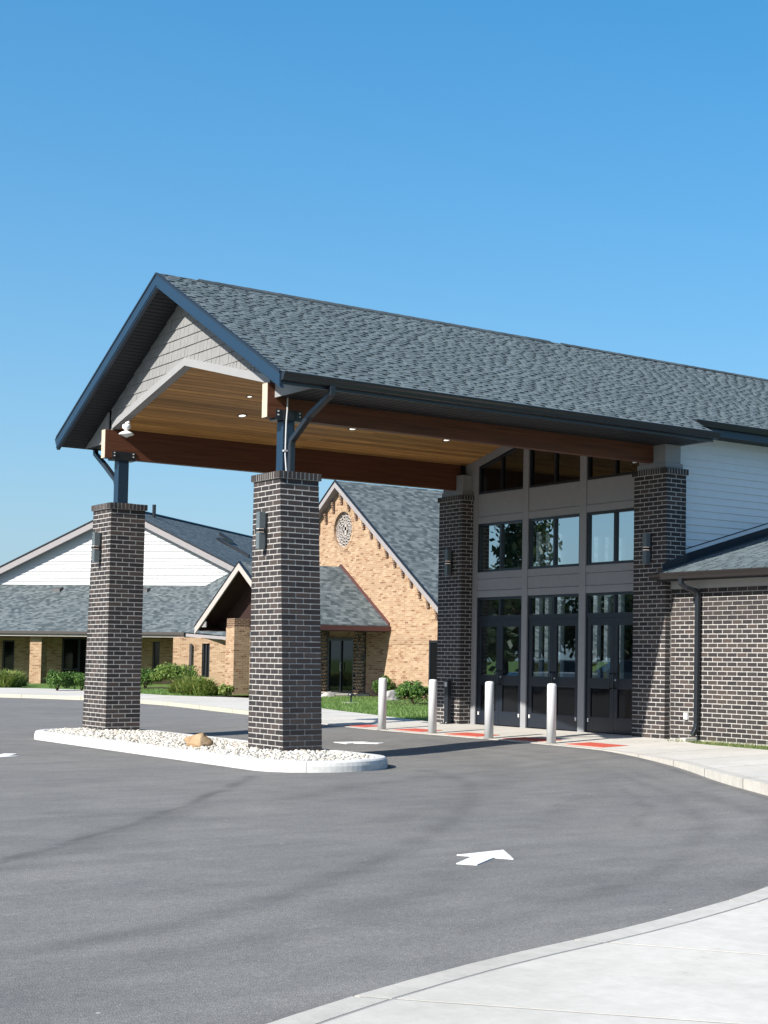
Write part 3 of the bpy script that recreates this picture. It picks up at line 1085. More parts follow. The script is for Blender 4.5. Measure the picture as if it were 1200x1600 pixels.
def arrow(pts, label):
    mb = MB()
    top = [(x, y, road_z(x, y) + 0.008) for x, y in pts]
    bot = [(x, y, road_z(x, y) - 0.004) for x, y in pts]
    # outline is concave: split into head and shaft
    head = [0, 5, 6]
    def solid(ix):
        mb.hexa([bot[i] for i in ix], [top[i] for i in ix])
    lst = [pts[i] for i in (0, 5, 6)]
    mb.hexa([bot[0], bot[5], bot[6]], [top[0], top[5], top[6]])
    mb.hexa([bot[1], bot[2], bot[3], bot[4]], [(p[0], p[1], p[2] - 0.0005) for p in (top[1], top[2], top[3], top[4])])
    o = mb.build('painted_arrow', M['white_paint'])
    return tag(o, label, 'road marking', 'white arrows painted on the drive')


arrow(ARROW, 'white arrow painted on the open asphalt nearest the viewer')


def move_arrow(c, ang, sc):
    cx, cy = -3.6, -10.6
    out = []
    for x, y in ARROW:
        dx, dy = (x - cx) * sc, (y - cy) * sc
        out.append((c[0] + dx * math.cos(ang) - dy * math.sin(ang), c[1] + dx * math.sin(ang) + dy * math.cos(ang)))
    return out


arrow(move_arrow((3.33, 3.25), math.radians(78), 1.15), 'white arrow painted on the lane under the canopy')
arrow(move_arrow((-2.95, 3.1), math.radians(200), 1.15), 'white arrow at the left edge of the picture, beyond the island')

for k, (pts, lab) in enumerate([
        ([(5.62, 6.95), (5.62, 7.85), (6.12, 7.85), (6.12, 6.95)], 'red pad on the walk edge, farthest of the row, left of the first bollard'),
        ([(5.60, 4.80), (5.60, 5.80), (6.12, 5.80), (6.12, 4.80)], 'red pad on the walk edge between the two farthest bollards'),
        ([(5.60, 2.85), (5.60, 3.95), (6.12, 3.95), (6.12, 2.85)], 'red pad on the walk edge between the two middle bollards'),
        ([(5.60, 0.95), (5.60, 2.05), (6.12, 2.05), (6.12, 0.95)], 'red pad on the walk edge between the two nearest bollards'),
        ([(5.50, -0.95), (5.56, 0.15), (6.12, 0.15), (6.06, -0.95)], 'red pad on the walk edge right of the nearest bollard')]):
    mb = MB()
    mb.hexa([(x, y, walk_z(x, y) - 0.01) for x, y in pts], [(x, y, walk_z(x, y) + 0.007) for x, y in pts])
    tag(mb.build('red_pad', M['red_paint']), lab, 'warning pad', 'red warning pads along the walk edge')

# ================================================================== BRICK PIERS
BH, BL, BJ, BD = 0.0813, 0.2436, 0.0110, 0.115      # course, brick pitch, joint, header width


def pier(name, x0, x1, ylo, yhi, z0, courses, label, cap_z=0.105):
    """ylo, yhi: functions of the height fraction giving the two y faces"""
    c = ((x0 + x1) / 2, (ylo(1) + yhi(1)) / 2, z0)
    root = empty(name, c)
    zt = z0 + courses * BH
    rec = 0.0022
    core = MB()
    core.hexa([(x0 + rec, ylo(0) + rec, z0 - 0.1), (x1 - rec, ylo(0) + rec, z0 - 0.1), (x1 - rec, yhi(0) - rec, z0 - 0.1), (x0 + rec, yhi(0) - rec, z0 - 0.1)],
              [(x0 + rec, ylo(1) + rec, zt), (x1 - rec, ylo(1) + rec, zt), (x1 - rec, yhi(1) - rec, zt), (x0 + rec, yhi(1) - rec, zt)])
    core.build('mortar_core', M['mortar'], root)
    vis, back = [], []
    for i in range(courses):
        fr = (i + 0.5) / courses
        ya, yb = ylo(fr), yhi(fr)
        za, zb = z0 + i * BH + BJ * 0.5, z0 + (i + 1) * BH - BJ * 0.5
        even = i % 2 == 0
        jit = lambda: (random.random() - 0.5) * 0.0014
        # -y face, bricks along x, starting at the x0 corner
        def run(lo, hi, first):
            out, p = [], lo
            q = lo + first
            while p < hi - 0.012:
                e = min(q, hi)
                if hi - e < 0.05:
                    e = hi
                out.append((p, e))
                p = e
                q = e + BL
            return out
        # corner ownership alternates
        lx = run(x0, x1, BL if even else BD + BJ)
        for k, (a, b) in enumerate(lx):
            if k == 0 and not even:
                continue                      # header belongs to the -x stretcher
            hi = b - (BJ if b < x1 - 1e-6 else 0)
            j = jit()
            vis.append((a, hi, ya + j, ya + BD, za, zb, (hi - a)))
        ly = run(ya, yb, BL if not even else BD + BJ)
        for k, (a, b) in enumerate(ly):
            if k == 0 and even:
                continue
            lo_ = a
            hi = b - (BJ if b < yb - 1e-6 else 0)
            j = jit()
            vis.append((x0 + j, x0 + BD, lo_, hi, za, zb, (hi - lo_) * 0.9))
        # hidden faces
        for k, (a, b) in enumerate(run(ya + BD, yb, BL)):
            back.append((x1 - BD, x1, a + (BJ if k else 0.012), b, za, zb))
        for k, (a, b) in enumerate(run(x0 + BD, x1 - BD, BL)):
            back.append((a + (BJ if k else 0.012), b - BJ, yb - BD, yb, za, zb))
    pieces(vis, 'brick', M['dark_brick'], root, 300, 'brick_field')
    mb = MB()
    for q in back:
        mb.box(*q)
    mb.build('rear_brick_field', M['dark_brick'], root)['kind'] = 'stuff'
    # projecting rowlock cap
    pr = 0.032
    ya, yb = ylo(1) - pr, yhi(1) + pr
    xa, xb = x0 - pr, x1 + pr
    MB().box(xa + 0.003, xb - 0.003, ya + 0.003, yb - 0.003, zt, zt + cap_z - 0.004).build('cap_core', M['mortar'], root)
    caps = []
    w = 0.0725
    n = max(3, round((xb - xa) / w))
    w = (xb - xa) / n
    for k in range(n):
        ca_, cb_ = (xa if k == 0 else xa + k * w + 0.005), (xb if k == n - 1 else xa + (k + 1) * w - 0.005)
        caps.append((ca_, cb_, ya, ya + 0.18, zt + 0.001, zt + cap_z + random.random() * 0.003, 1))
        caps.append((ca_, cb_, yb - 0.18, yb, zt + 0.001, zt + cap_z, 0.5))
    n = max(3, round((yb - ya - 0.37) / w))
    w2 = (yb - ya - 0.37) / n
    for k in range(n):
        caps.append((xa, xa + 0.18, ya + 0.185 + k * w2 + 0.005, ya + 0.185 + (k + 1) * w2 - 0.005, zt + 0.001, zt + cap_z + random.random() * 0.003, 1))
        caps.append((xb - 0.18, xb, ya + 0.185 + k * w2 + 0.005, ya + 0.185 + (k + 1) * w2 - 0.005, zt + 0.001, zt + cap_z, 0.4))
    pieces(caps, 'cap_brick', M['dark_brick'], root, 300)
    return tag(root, label, 'brick pier', 'dark brick piers of the canopy')


ZB = 0.045
pier('brick_pier', 0.0, 0.647, lambda f: -0.272 * (1 - f), lambda f: 0.861, ZB, 50, 'nearest dark brick pier, standing on the island left of centre')
pier('brick_pier', 0.0, 0.647, lambda f: 6.571, lambda f: 7.432 + 0.272 * (1 - f), ZB, 50, 'dark brick pier at the far left end of the gravel island')
pier('brick_pier', 7.684, 8.17, lambda f: 6.552, lambda f: 7.452, 0.036, 59, 'dark brick pier against the facade, left of the glass doors')
pier('brick_pier', 7.684, 8.17, lambda f: -0.021, lambda f: 0.880, 0.036, 59, 'dark brick pier right of the doors, beside the white siding')

# ---- wall lamps on the piers
def wall_lamp(x, y, zc, label, h=0.56):
    root = empty('wall_lamp', (x, y, zc - h / 2))
    MB().box(x - 0.03, x, y - 0.055, y + 0.055, zc - h / 2 + 0.04, zc + h / 2 - 0.02).build('back_plate', M['black_metal'], root, 0.004)
    for s_ in (-1, 1):
        z0_, z1_ = (zc + 0.03, zc + h / 2) if s_ > 0 else (zc - h / 2, zc - 0.03)
        MB().box(x - 0.135, x - 0.032, y - 0.052, y + 0.052, z0_, z1_).build('shade', M['lamp_body'], root, 0.005)
    MB().box(x - 0.150, x - 0.030, y - 0.066, y + 0.066, zc - 0.019, zc + 0.019).build('centre_band', M['black_metal'], root, 0.003)
    for s_ in (-1, 1):
        MB().box(x - 0.134, x - 0.05, y - 0.04, y + 0.04, zc + s_ * 0.0245 - 0.005, zc + s_ * 0.0245 + 0.005).build('diffuser', M['sconce_glow'], root)
    return tag(root, label, 'wall lamp', 'up and down wall lamps on the brick piers')


wall_lamp(-0.003, 0.42, 3.34, 'box-shaped wall lamp on the nearest brick pier')
wall_lamp(-0.003, 7.03, 3.41, 'box-shaped wall lamp on the brick pier at far left')
wall_lamp(7.681, 6.95, 3.50, 'box-shaped wall lamp on the pier left of the doors')
wall_lamp(7.681, 0.42, 3.48, 'box-shaped wall lamp on the pier right of the doors')

# ================================================================== CANOPY
PT = 0.507
RX0, RX1 = -0.43, 8.11
ZR, ZE, HW = 7.84, 5.554, 4.508


def roof_z(y):
    return ZR - PT * abs(y - MID)


canopy = empty('entrance_canopy', (0.32, MID, 0.0))
tag(canopy, 'tall gabled entrance canopy with grey shingle roof and wood ceiling', 'canopy')
# roof deck: two thick slopes
def slope_solid(x0, x1, ya, yb, off0, off1):
    """roof slab between y=ya and y=yb, from off0 to off1 below the shingle surface"""
    return [(x0, ya, roof_z(ya) - off0), (x1, ya, roof_z(ya) - off0), (x1, yb, roof_z(yb) - off0), (x0, yb, roof_z(yb) - off0)], \
           [(x0, ya, roof_z(ya) - off1), (x1, ya, roof_z(ya) - off1), (x1, yb, roof_z(yb) - off1), (x0, yb, roof_z(yb) - off1)]


dk = MB()
dk.hexa(*slope_solid(RX0 + 0.01, RX1 - 0.002, MID, MID - HW + 0.01, 0.022, 0.075))
dk.hexa(*slope_solid(RX0 + 0.01, RX1 - 0.002, MID, MID + HW - 0.01, 0.022, 0.075))
dk.build('roof_deck', M['shingle_under'], canopy)

SL = math.sqrt(1 + PT * PT)


def shingles(parent, xa, xb, y_lo, y_hi, side, limit, seed, start=0.0):
    """laminated tabs laid in courses up one slope; side=-1 the slope facing -y. limit: how many single parts nearest the front."""
    rr = random.Random(seed)
    expo = 0.128
    tilt = math.atan(PT)
    quads, under, lower = [], [], []
    total = (y_hi - y_lo) * SL
    k = 0
    while k * expo < total:
        d0 = k * expo
        d1 = min(d0 + expo + 0.03, total)
        def P(x, d, up):
            yy = y_lo + d / SL
            y = yy if side < 0 else 2 * MID - yy
            z = roof_z(y)
            return (x, y - (-side) * 0 + side * up * math.sin(tilt), z + up * math.cos(tilt))
        # under layer of the course
        x = xa
        while x < xb - 1e-6:
            e = min(x + 0.9 + 0.2 * rr.random(), xb)
            dm = min(d0 + expo * 0.60, d1)
            lower.append(([P(x, d0, -0.022), P(e, d0, -0.022), P(e, dm, -0.022), P(x, dm, -0.022)],
                          [P(x, d0, -0.003), P(e, d0, -0.003), P(e, dm, -0.008), P(x, dm, -0.008)]))
            under.append(([P(x, dm, -0.022), P(e, dm, -0.022), P(e, d1, -0.022), P(x, d1, -0.022)],
                          [P(x, dm, -0.009), P(e, dm, -0.009), P(e, d1, -0.014), P(x, d1, -0.014)]))
            x = e
        # tabs
        x = xa + rr.random() * 0.2
        while x < xb:
            w = 0.12 + 0.12 * rr.random()
            e = min(x + w, xb)
            if e - x > 0.03:
                dd0 = d0 + (rr.random() - .5) * 0.004
                quads.append(([P(x, dd0, -0.002), P(e, dd0, -0.002), P(e, d1, -0.013), P(x, d1, -0.013)],
                              [P(x, dd0, 0.004), P(e, dd0, 0.004), P(e, d1, -0.004), P(x, d1, -0.004)], x - xa + d0 * 1.3, e - x))
            x = e + 0.070 + 0.07 * rr.random()
        k += 1
    mb = MB()
    for a, b in under:
        mb.hexa(a, b)
    mb.build('shingle_underlay', M['shingle_under'], parent)['kind'] = 'stuff'
    mb = MB()
    for a, b in lower:
        mb.hexa(a, b)
    mb.build('shingle_lower_ply', M['shingle'], parent)['kind'] = 'stuff'
    quads.sort(key=lambda q: q[2])
    for a, b, _, _ in quads[:limit]:
        MB().hexa(a, b).build('shingle', M['shingle'], parent)
    mb = MB()
    for a, b, _, _ in quads[limit:]:
        mb.hexa(a, b)
    mb.build('shingle_field', M['shingle'], parent)['kind'] = 'stuff'


shingles(canopy, RX0, RX1 - 0.004, MID - HW, MID, -1, 300, 11)
shingles(canopy, RX0, RX1 - 0.004, MID - HW, MID, 1, 0, 12)
# ridge cap pieces
for k in range(26):
    xa = 0.30 + k * 0.30
    if xa + 0.33 > RX1:
        break
    mb = MB()
    t0, t1 = 0.010, 0.022
    prof0 = [(MID - 0.14, ZR - PT * 0.14 + t0), (MID, ZR + t0 + 0.004), (MID + 0.14, ZR - PT * 0.14 + t0), (MID + 0.14, ZR - PT * 0.14 - 0.002), (MID, ZR - 0.002), (MID - 0.14, ZR - PT * 0.14 - 0.002)]
    prof1 = [(y, z + (0.005 if i < 3 else 0.0)) for i, (y, z) in enumerate(prof0)]
    mb.hexa([(xa, y, z) for y, z in prof1], [(xa + 0.33, y, z) for y, z in prof0])
    mb.build('ridge_cap', M['shingle_under'], canopy)

# rake fascia boards (front) and their dark lower lip
for s_ in (-1, 1):
    ye = MID + s_ * (HW + 0.005)
    for (nm, xa, xb, o0, o1, mt) in (('rake_fascia', RX0 - 0.022, RX0 + 0.004, 0.030, 0.215, 'blue_trim'), ('drip_edge', RX0 - 0.034, RX0 + 0.008, 0.000, 0.034, 'flash'),
                                     ('rake_lip', RX0 - 0.012, RX0 + 0.05, 0.2152, 0.245, 'blue_trim')):
        mb = MB()
        a = [(xa, MID, ZR - o0), (xa, ye, roof_z(ye) - o0), (xa, ye, roof_z(ye) - o1), (xa, MID, ZR - o1)]
        b = [(xb, p[1], p[2]) for p in a]
        if s_ > 0:
            mb.hexa(a, b)
        else:
            mb.hexa(a, b)
        mb.build(nm, M[mt], canopy)
# raking soffit between fascia and gable wall, with panel ribs
GX = 0.13            # gable wall plane
for s_ in (-1, 1):
    mb = MB()
    n = 52
    for k in range(n):
        ya = MID + s_ * (0.05 + (HW - 0.08) * k / n)
        yb = MID + s_ * (0.05 + (HW - 0.08) * (k + 0.86) / n)
        yc = MID + s_ * (0.05 + (HW - 0.08) * (k + 1) / n)
        o = 0.205
        mb.hexa([(RX0 + 0.01, ya, roof_z(ya) - o), (GX, ya, roof_z(ya) - o), (GX, yb, roof_z(yb) - o), (RX0 + 0.01, yb, roof_z(yb) - o)],
                [(RX0 + 0.01, ya, roof_z(ya) - o + 0.02), (GX, ya, roof_z(ya) - o + 0.02), (GX, yb, roof_z(yb) - o + 0.02), (RX0 + 0.01, yb, roof_z(yb) - o + 0.02)])
        mb.hexa([(RX0 + 0.01, yb, roof_z(yb) - o + 0.012), (GX, yb, roof_z(yb) - o + 0.012), (GX, yc, roof_z(yc) - o + 0.012), (RX0 + 0.01, yc, roof_z(yc) - o + 0.012)],
                [(RX0 + 0.01, yb, roof_z(yb) - o + 0.02), (GX, yb, roof_z(yb) - o + 0.02), (GX, yc, roof_z(yc) - o + 0.02), (RX0 + 0.01, yc, roof_z(yc) - o + 0.02)])
    mb.build('rake_soffit', M['soffit'], canopy)
# eave fascia, gutter, soffit
SOFF = 5.385
for s_ in (-1, 1):
    ye = MID + s_ * HW
    def Y(d):
        return ye + s_ * d
    mb = MB()
    mb.hexa([(RX0 + 0.005, Y(-0.03), ZE - 0.02), (RX0 + 0.005, Y(0.0), ZE - 0.035), (RX0 + 0.005, Y(0.0), SOFF - 0.02), (RX0 + 0.005, Y(-0.03), SOFF - 0.02)],
            [(RX1, Y(-0.03), ZE - 0.02), (RX1, Y(0.0), ZE - 0.035), (RX1, Y(0.0), SOFF - 0.02), (RX1, Y(-0.03), SOFF - 0.02)])
    mb.build('eave_fascia', M['gutter'], canopy)
    # K-style gutter profile
    gp = [(0.004, -0.025), (0.125, -0.020), (0.135, -0.030), (0.128, -0.055), (0.100, -0.085), (0.085, -0.135), (0.010, -0.150), (0.004, -0.145)]
    mb = MB()
    xa, xb = RX0 - 0.005, RX1 + 0.07
    mb.hexa([(xa, Y(d), ZE + z) for d, z in gp], [(xb, Y(d), ZE + z) for d, z in gp])
    mb.build('gutter', M['gutter'], canopy)
    # horizontal soffit strips
    mb = MB()
    yin = MID + s_ * (HW - 1.185)
    n = 60
    for k in range(n):
        xa = GX - 0.02 + (RX1 - GX) * k / n
        xb = GX - 0.02 + (RX1 - GX) * (k + 0.88) / n
        mb.box(xa, xb, min(Y(-0.03), yin), max(Y(-0.03), yin), SOFF, SOFF + 0.02)
        mb.box(xb, GX - 0.02 + (RX1 - GX) * (k + 1) / n, min(Y(-0.03), yin), max(Y(-0.03), yin), SOFF + 0.008, SOFF + 0.02)
    mb.build('eave_soffit', M['soffit'], canopy)
    # closing triangle of the eave box, front and back
    for xa, xb in ((GX - 0.045, GX - 0.022), (RX1 - 0.02, RX1)):
        mb = MB()
        pts = [(Y(-0.01), SOFF - 0.012), (yin, SOFF - 0.012), (yin, roof_z(yin) - 0.215), (Y(-0.30), roof_z(Y(-0.30)) - 0.215), (Y(-0.01), SOFF + 0.012)]
        mb.prism_x(pts, xa, xb)
        mb.build('eave_return', M['gable_trim'], canopy)

# ceiling line
CP = 0.232
def ceil_z(y):
    return 6.345 - CP * abs(y - MID)


# gable wall backing, shakes and trim
gw = MB()
yin = MID - 3.14
top = lambda y: roof_z(y) - 0.19
pts = [(MID - 3.147, ceil_z(MID - 3.147) + 0.06), (MID, ceil_z(MID) + 0.06), (MID + 3.147, ceil_z(MID + 3.147) + 0.06), (MID + 3.147, top(MID + 3.147)), (MID, top(MID)), (MID - 3.147, top(MID - 3.147))]
gw.hexa([(GX, y, z) for y, z in (pts[0], pts[1], pts[4], pts[5])], [(GX + 0.08, y, z) for y, z in (pts[0], pts[1], pts[4], pts[5])])
gw.hexa([(GX, y, z) for y, z in (pts[1], pts[2], pts[3], pts[4])], [(GX + 0.08, y, z) for y, z in (pts[1], pts[2], pts[3], pts[4])])
gable = gw.build('gable_wall', M['shake'], canopy)


def clip(poly, a, b, c):
    """keep a*y+b*z+c >= 0"""
    out = []
    for i in range(len(poly)):
        p, q = poly[i], poly[(i + 1) % len(poly)]
        fp, fq = a * p[0] + b * p[1] + c, a * q[0] + b * q[1] + c
        if fp >= 0:
            out.append(p)
        if (fp >= 0) != (fq >= 0):
            u = fp / (fp - fq)
            out.append((p[0] + (q[0] - p[0]) * u, p[1] + (q[1] - p[1]) * u))
    return out


def roof_clip(poly, off, lo):
    poly = clip(poly, PT, -1, ZR - off - PT * MID)           # below left... z <= ZR-off-PT*(MID-y)
    poly = clip(poly, -PT, -1, ZR - off + PT * MID) if len(poly) > 2 else []
    return poly


shk = []
rowh = 0.178
zz = 5.60
row = 0
while zz < 7.7:
    y = MID - 3.15 + (row % 2) * 0.07
    while y < MID + 3.15:
        w = 0.105 + 0.075 * random.random()
        p = [(y + 0.003, zz + random.random() * 0.004), (y + w - 0.003, zz + random.random() * 0.004), (y + w - 0.003, zz + rowh + 0.01), (y + 0.003, zz + rowh + 0.01)]
        p = roof_clip(p, 0.205, 0)
        if len(p) > 2:
            for sgn in (1,):
                if max(abs(q[0] - MID) for q in p) <= 3.2:
                    # keep above the ceiling trim (valley-shaped lower edge: apex up)
                    yc = sum(q[0] for q in p) / len(p)
                    if yc < MID:
                        p = clip(p, -CP, 1, -(6.345 + 0.10) + CP * MID)
                    else:
                        p = clip(p, CP, 1, -(6.345 + 0.10) - CP * MID)
        if len(p) > 2:
            ar = 0.5 * abs(sum(p[i][0] * p[(i + 1) % len(p)][1] - p[(i + 1) % len(p)][0] * p[i][1] for i in range(len(p))))
            if ar > 0.0008:
                shk.append((ar, p))
        y += w
    zz += rowh
    row += 1
shk.sort(key=lambda q: -q[0])
rest = MB()
for k, (ar, p) in enumerate(shk):
    zlo = min(q[1] for q in p)
    zhi = max(q[1] for q in p)
    def fx(z):
        return GX - 0.022 + 0.016 * (z - zlo) / max(0.05, rowh)
    jx = random.random() * 0.003
    a = [(fx(z) - jx, y, z) for y, z in p]
    b = [(GX + 0.001, y, z) for y, z in p]
    if k < 300:
        MB().hexa(a, b).build('shake', M['shake'], gable)
    else:
        rest.hexa(a, b)
if rest.f:
    rest.build('shake_field', M['shake'], gable)['kind'] = 'stuff'
for s_ in (-1, 1):
    yo = MID + s_ * 3.147
    mb = MB()
    a = [(GX - 0.045, MID, ceil_z(MID) - 0.006), (GX - 0.045, yo, ceil_z(yo) - 0.006), (GX - 0.045, yo, ceil_z(yo) + 0.125), (GX - 0.045, MID, ceil_z(MID) + 0.125)]
    mb.hexa(a, [(GX + 0.10, y, z) for _, y, z in a])
    mb.build('gable_trim', M['gable_trim'], canopy)

# plank ceiling: boards run from the gable to the facade
nb = 25
span = 3.147
FX = 7.98
for s_ in (-1, 1):
    for k in range(nb):
        d0, d1 = span * k / nb, span * (k + 1) / nb - 0.010
        ya, yb = MID + s_ * d0, MID + s_ * d1
        jz = (random.random() - .5) * 0.003
        cut = 2.2 + 4.0 * random.random()
        for xa, xb in ((GX + 0.11, cut - 0.001), (cut + 0.001, FX + 0.02)):
            mb = MB()
            a = [(xa, ya, ceil_z(ya) + jz), (xb, ya, ceil_z(ya) + jz), (xb, yb, ceil_z(yb) + jz), (xa, yb, ceil_z(yb) + jz)]
            mb.hexa(a, [(x, y, z + 0.02) for x, y, z in a])
            mb.build('ceiling_plank', M['ceiling_wood'], canopy)
mb = MB()
for s_ in (-1, 1):
    a = [(GX + 0.1, MID, ceil_z(MID) + 0.014), (FX, MID, ceil_z(MID) + 0.014), (FX, MID + s_ * span, ceil_z(MID + span) + 0.014), (GX + 0.1, MID + s_ * span, ceil_z(MID + span) + 0.014)]
    mb.hexa(a, [(x, y, z + 0.05) for x, y, z in a])
mb.build('ceiling_deck', M['brown_wood'], canopy)
for s_ in (-1, 1):
    ya_, yb_ = sorted((MID + s_ * 3.147, MID + s_ * 3.32))
    MB().box(GX + 0.11, 7.83, ya_, yb_, 5.5925, 5.72).build('beam_blocking', M['beam_wood'], canopy)
# recessed lights
for x, y in ((2.05, 5.55), (2.0, 2.0), (4.4, 5.55), (4.4, 2.0), (6.6, 5.55), (6.6, 2.0), (1.75, 4.65)):
    r_ = 0.095 if x != 1.75 else 0.06
    cz = ceil_z(y)
    sg = 1 if y > MID else -1
    rt = MB()
    n = 20
    ring_o = [(x + r_ * math.cos(2 * math.pi * j / n), y + r_ * math.sin(2 * math.pi * j / n)) for j in range(n)]
    ring_i = [(x + r_ * .72 * math.cos(2 * math.pi * j / n), y + r_ * .72 * math.sin(2 * math.pi * j / n)) for j in range(n)]
    for j in range(n):
        q = (j + 1) % n
        A, B_, C_, D_ = ring_o[j], ring_o[q], ring_i[q], ring_i[j]
        rt.hexa([(px, py, ceil_z(py) - 0.010) for px, py in (A, B_, C_, D_)], [(px, py, ceil_z(py) + 0.01) for px, py in (A, B_, C_, D_)])
    lt = rt.build('recessed_light', M['black_metal'], canopy)
    dsk = MB()
    dsk.hexa([(px, py, ceil_z(py) - 0.004) for px, py in ring_i], [(px, py, ceil_z(py) + 0.012) for px, py in ring_i])
    dsk.build('lens', M['glow'], lt)

# glulam beams with pale end caps, steel posts, saddles
BZ0, BZ1 = 5.067, 5.592
for nm, ya, yb in (('near', 0.397, 0.568), ('far', 2 * MID - 0.568, 2 * MID - 0.397)):
    bm_ = MB().box(-0.030, 7.84, ya, yb, BZ0, BZ1).build('beam', M['beam_wood'], canopy, 0.006)
    MB().box(-0.037, -0.0305, ya + 0.002, yb - 0.002, BZ0 + 0.002, BZ1 - 0.002).build('end_cap', M['end_grain'], bm_)
    yc = (ya + yb) / 2
    post = MB().box(0.225, 0.425, yc - 0.10, yc + 0.10, 4.20, BZ0 - 0.03).build('steel_post', M['blue_trim'], canopy, 0.008)
    MB().box(0.155, 0.495, yc - 0.16, yc + 0.16, 4.226, 4.246).build('base_plate', M['blue_trim'], post)
    sd = MB()
    sd.box(0.105, 0.545, yc - 0.115, yc + 0.115, BZ0 - 0.028, BZ0 - 0.002)
    sd.box(0.105, 0.545, ya - 0.014, ya - 0.002, BZ0 - 0.02, BZ0 + 0.135)
    sd.box(0.105, 0.545, yb + 0.002, yb + 0.014, BZ0 - 0.02, BZ0 + 0.135)
    sdo = sd.build('saddle_bracket', M['black_metal'], canopy)
    for bx in (0.145, 0.505):
        for bz in (0.05, 0.105):
            MB().tube([(bx, ya - 0.013, BZ0 + bz), (bx, ya - 0.030, BZ0 + bz)], 0.013, 8).build('bolt', M['steel'], sdo)
# downspouts from the eaves to the piers
MB().bar([(0.36, -0.86, 5.42), (0.36, -0.86, 5.30), (0.335, -0.28, 5.06), (0.315, 0.245, 4.72), (0.315, 0.262, 4.62), (0.315, 0.262, 4.22)], 0.085, 0.085, (1, 0, 0)).build('downspout', M['gutter'], canopy, 0.008)
yB = 2 * MID
MB().bar([(0.33, yB + 0.86, 5.42), (0.33, yB + 0.84, 5.30), (0.32, yB + 0.30, 5.02), (0.30, yB - 0.29, 4.70), (0.30, yB - 0.335, 4.60), (0.30, yB - 0.335, 4.22)], 0.085, 0.085, (1, 0, 0)).build('downspout', M['gutter'], canopy, 0.008)
MB().tube([(0.275, 0.345, 5.39), (0.275, 0.345, 5.2), (0.262, 0.345, 5.02), (0.258, 0.345, 4.75), (0.256, 0.345, 4.5), (0.27, 0.32, 4.22)], 0.012, 8).build('conduit', M['steel'], canopy)
MB().box(0.225, 0.29, 0.325, 0.378, 4.56, 4.585).build('conduit_clamp', M['steel'], canopy)

# dome camera on a bracket under the far beam's front end
cmr = empty('security_camera', (0.02, 6.05, 5.45))
MB().lathe((0.05, 6.07, 5.50), [(0.055, 0.10), (0.075, 0.085), (0.075, 0.03), (0.03, 0.0), (0.03, -0.03)][::-1], 20).build('mount', M['white_plastic'], cmr, smooth=True)
MB().lathe((0.05, 6.07, 5.42), [(0.02, -0.055), (0.07, -0.03), (0.125, -0.012), (0.135, 0.005), (0.10, 0.03), (0.05, 0.055), (0.03, 0.06)], 24).build('dome_skirt', M['white_plastic'], cmr, smooth=True)
MB().tube([(0.05, 6.07, 5.58), (0.06, 6.09, 5.62), (0.10, 6.09, 5.64)], 0.03, 10).build('arm', M['white_plastic'], cmr)
tag(cmr, 'white dome security camera under the far end of the gable trim', 'camera')

# ================================================================== ENTRANCE HALL
hall = empty('entrance_hall', (10.5, MID, 0.0))
tag(hall, 'entrance hall with grey facade, three double doors and white sided flank', 'building')
COLS = [(4.750, 6.390), (2.860, 4.570), (0.960, 2.660)]
# vertical facade boards
for ya, yb in ((6.390, 6.552), (4.570, 4.750), (2.660, 2.860), (0.880, 0.960)):
    yc = (ya + yb) / 2
    MB().prism_x([(ya, 0.03), (yb, 0.03), (yb, ceil_z(yb) - 0.003), (ya, ceil_z(ya) - 0.003)], FX - 0.012, FX + 0.14).build('mullion', M['facade'], hall, 0.004)
for ya, yb in COLS:
    # bands between the openings; separate boards with fine shadow gaps
    for z0_, z1_, xx in ((2.740, 2.880, FX), (2.886, 3.128, FX + 0.010), (3.134, 3.280, FX), (4.320, 4.462, FX), (4.468, 4.955, FX + 0.010)):
        MB().box(xx, FX + 0.13, ya, yb, z0_, z1_).build('facade_board', M['facade'], hall, 0.003)
    # raking head board
    pts = [(ya, ceil_z(ya) - 0.165), (yb, ceil_z(yb) - 0.165), (yb, ceil_z(yb) - 0.003), (ya, ceil_z(ya) - 0.003)]
    if ya < MID < yb:
        MB().prism_x([(ya, ceil_z(ya) - 0.165), (MID, ceil_z(MID) - 0.165), (MID, ceil_z(MID) - 0.003), (ya, ceil_z(ya) - 0.003)], FX, FX + 0.13).build('head_board', M['facade'], hall)
        MB().prism_x([(MID, ceil_z(MID) - 0.165), (yb, ceil_z(yb) - 0.165), (yb, ceil_z(yb) - 0.003), (MID, ceil_z(MID) - 0.003)], FX, FX + 0.13).build('head_board', M['facade'], hall)
    else:
        MB().prism_x(pts, FX, FX + 0.13).build('head_board', M['facade'], hall)
# beam pocket boxes over the two wall piers, joining beam, pier and soffit
for ya, yb in ((0.06, 0.80), (6.63, 7.37)):
    MB().box(7.73, 8.10, ya, yb, 4.945, SOFF - 0.002).build('pier_head', M['facade'], hall, 0.004)
    MB().box(7.71, 8.13, ya - 0.03, yb + 0.03, 4.942, 5.04).build('pier_head_base', M['facade'], hall, 0.004)
MB().prism_x([(0.06, SOFF - 0.001), (0.575, SOFF - 0.001), (0.575, 5.62), (0.06, 5.62)], 7.845, 8.1).build('pier_head', M['facade'], hall)
MB().prism_x([(0.576, SOFF - 0.2), (0.879, SOFF - 0.2), (0.879, ceil_z(0.879) - 0.003), (0.576, ceil_z(0.576) - 0.003)], FX - 0.008, FX + 0.14).build('jamb_board', M['facade'], hall)
MB().prism_x([(6.553, SOFF - 0.35), (6.856, SOFF - 0.35), (6.856, ceil_z(6.856) - 0.003), (6.553, ceil_z(6.553) - 0.003)], FX - 0.008, FX + 0.14).build('jamb_board', M['facade'], hall)

GLX = FX + 0.062


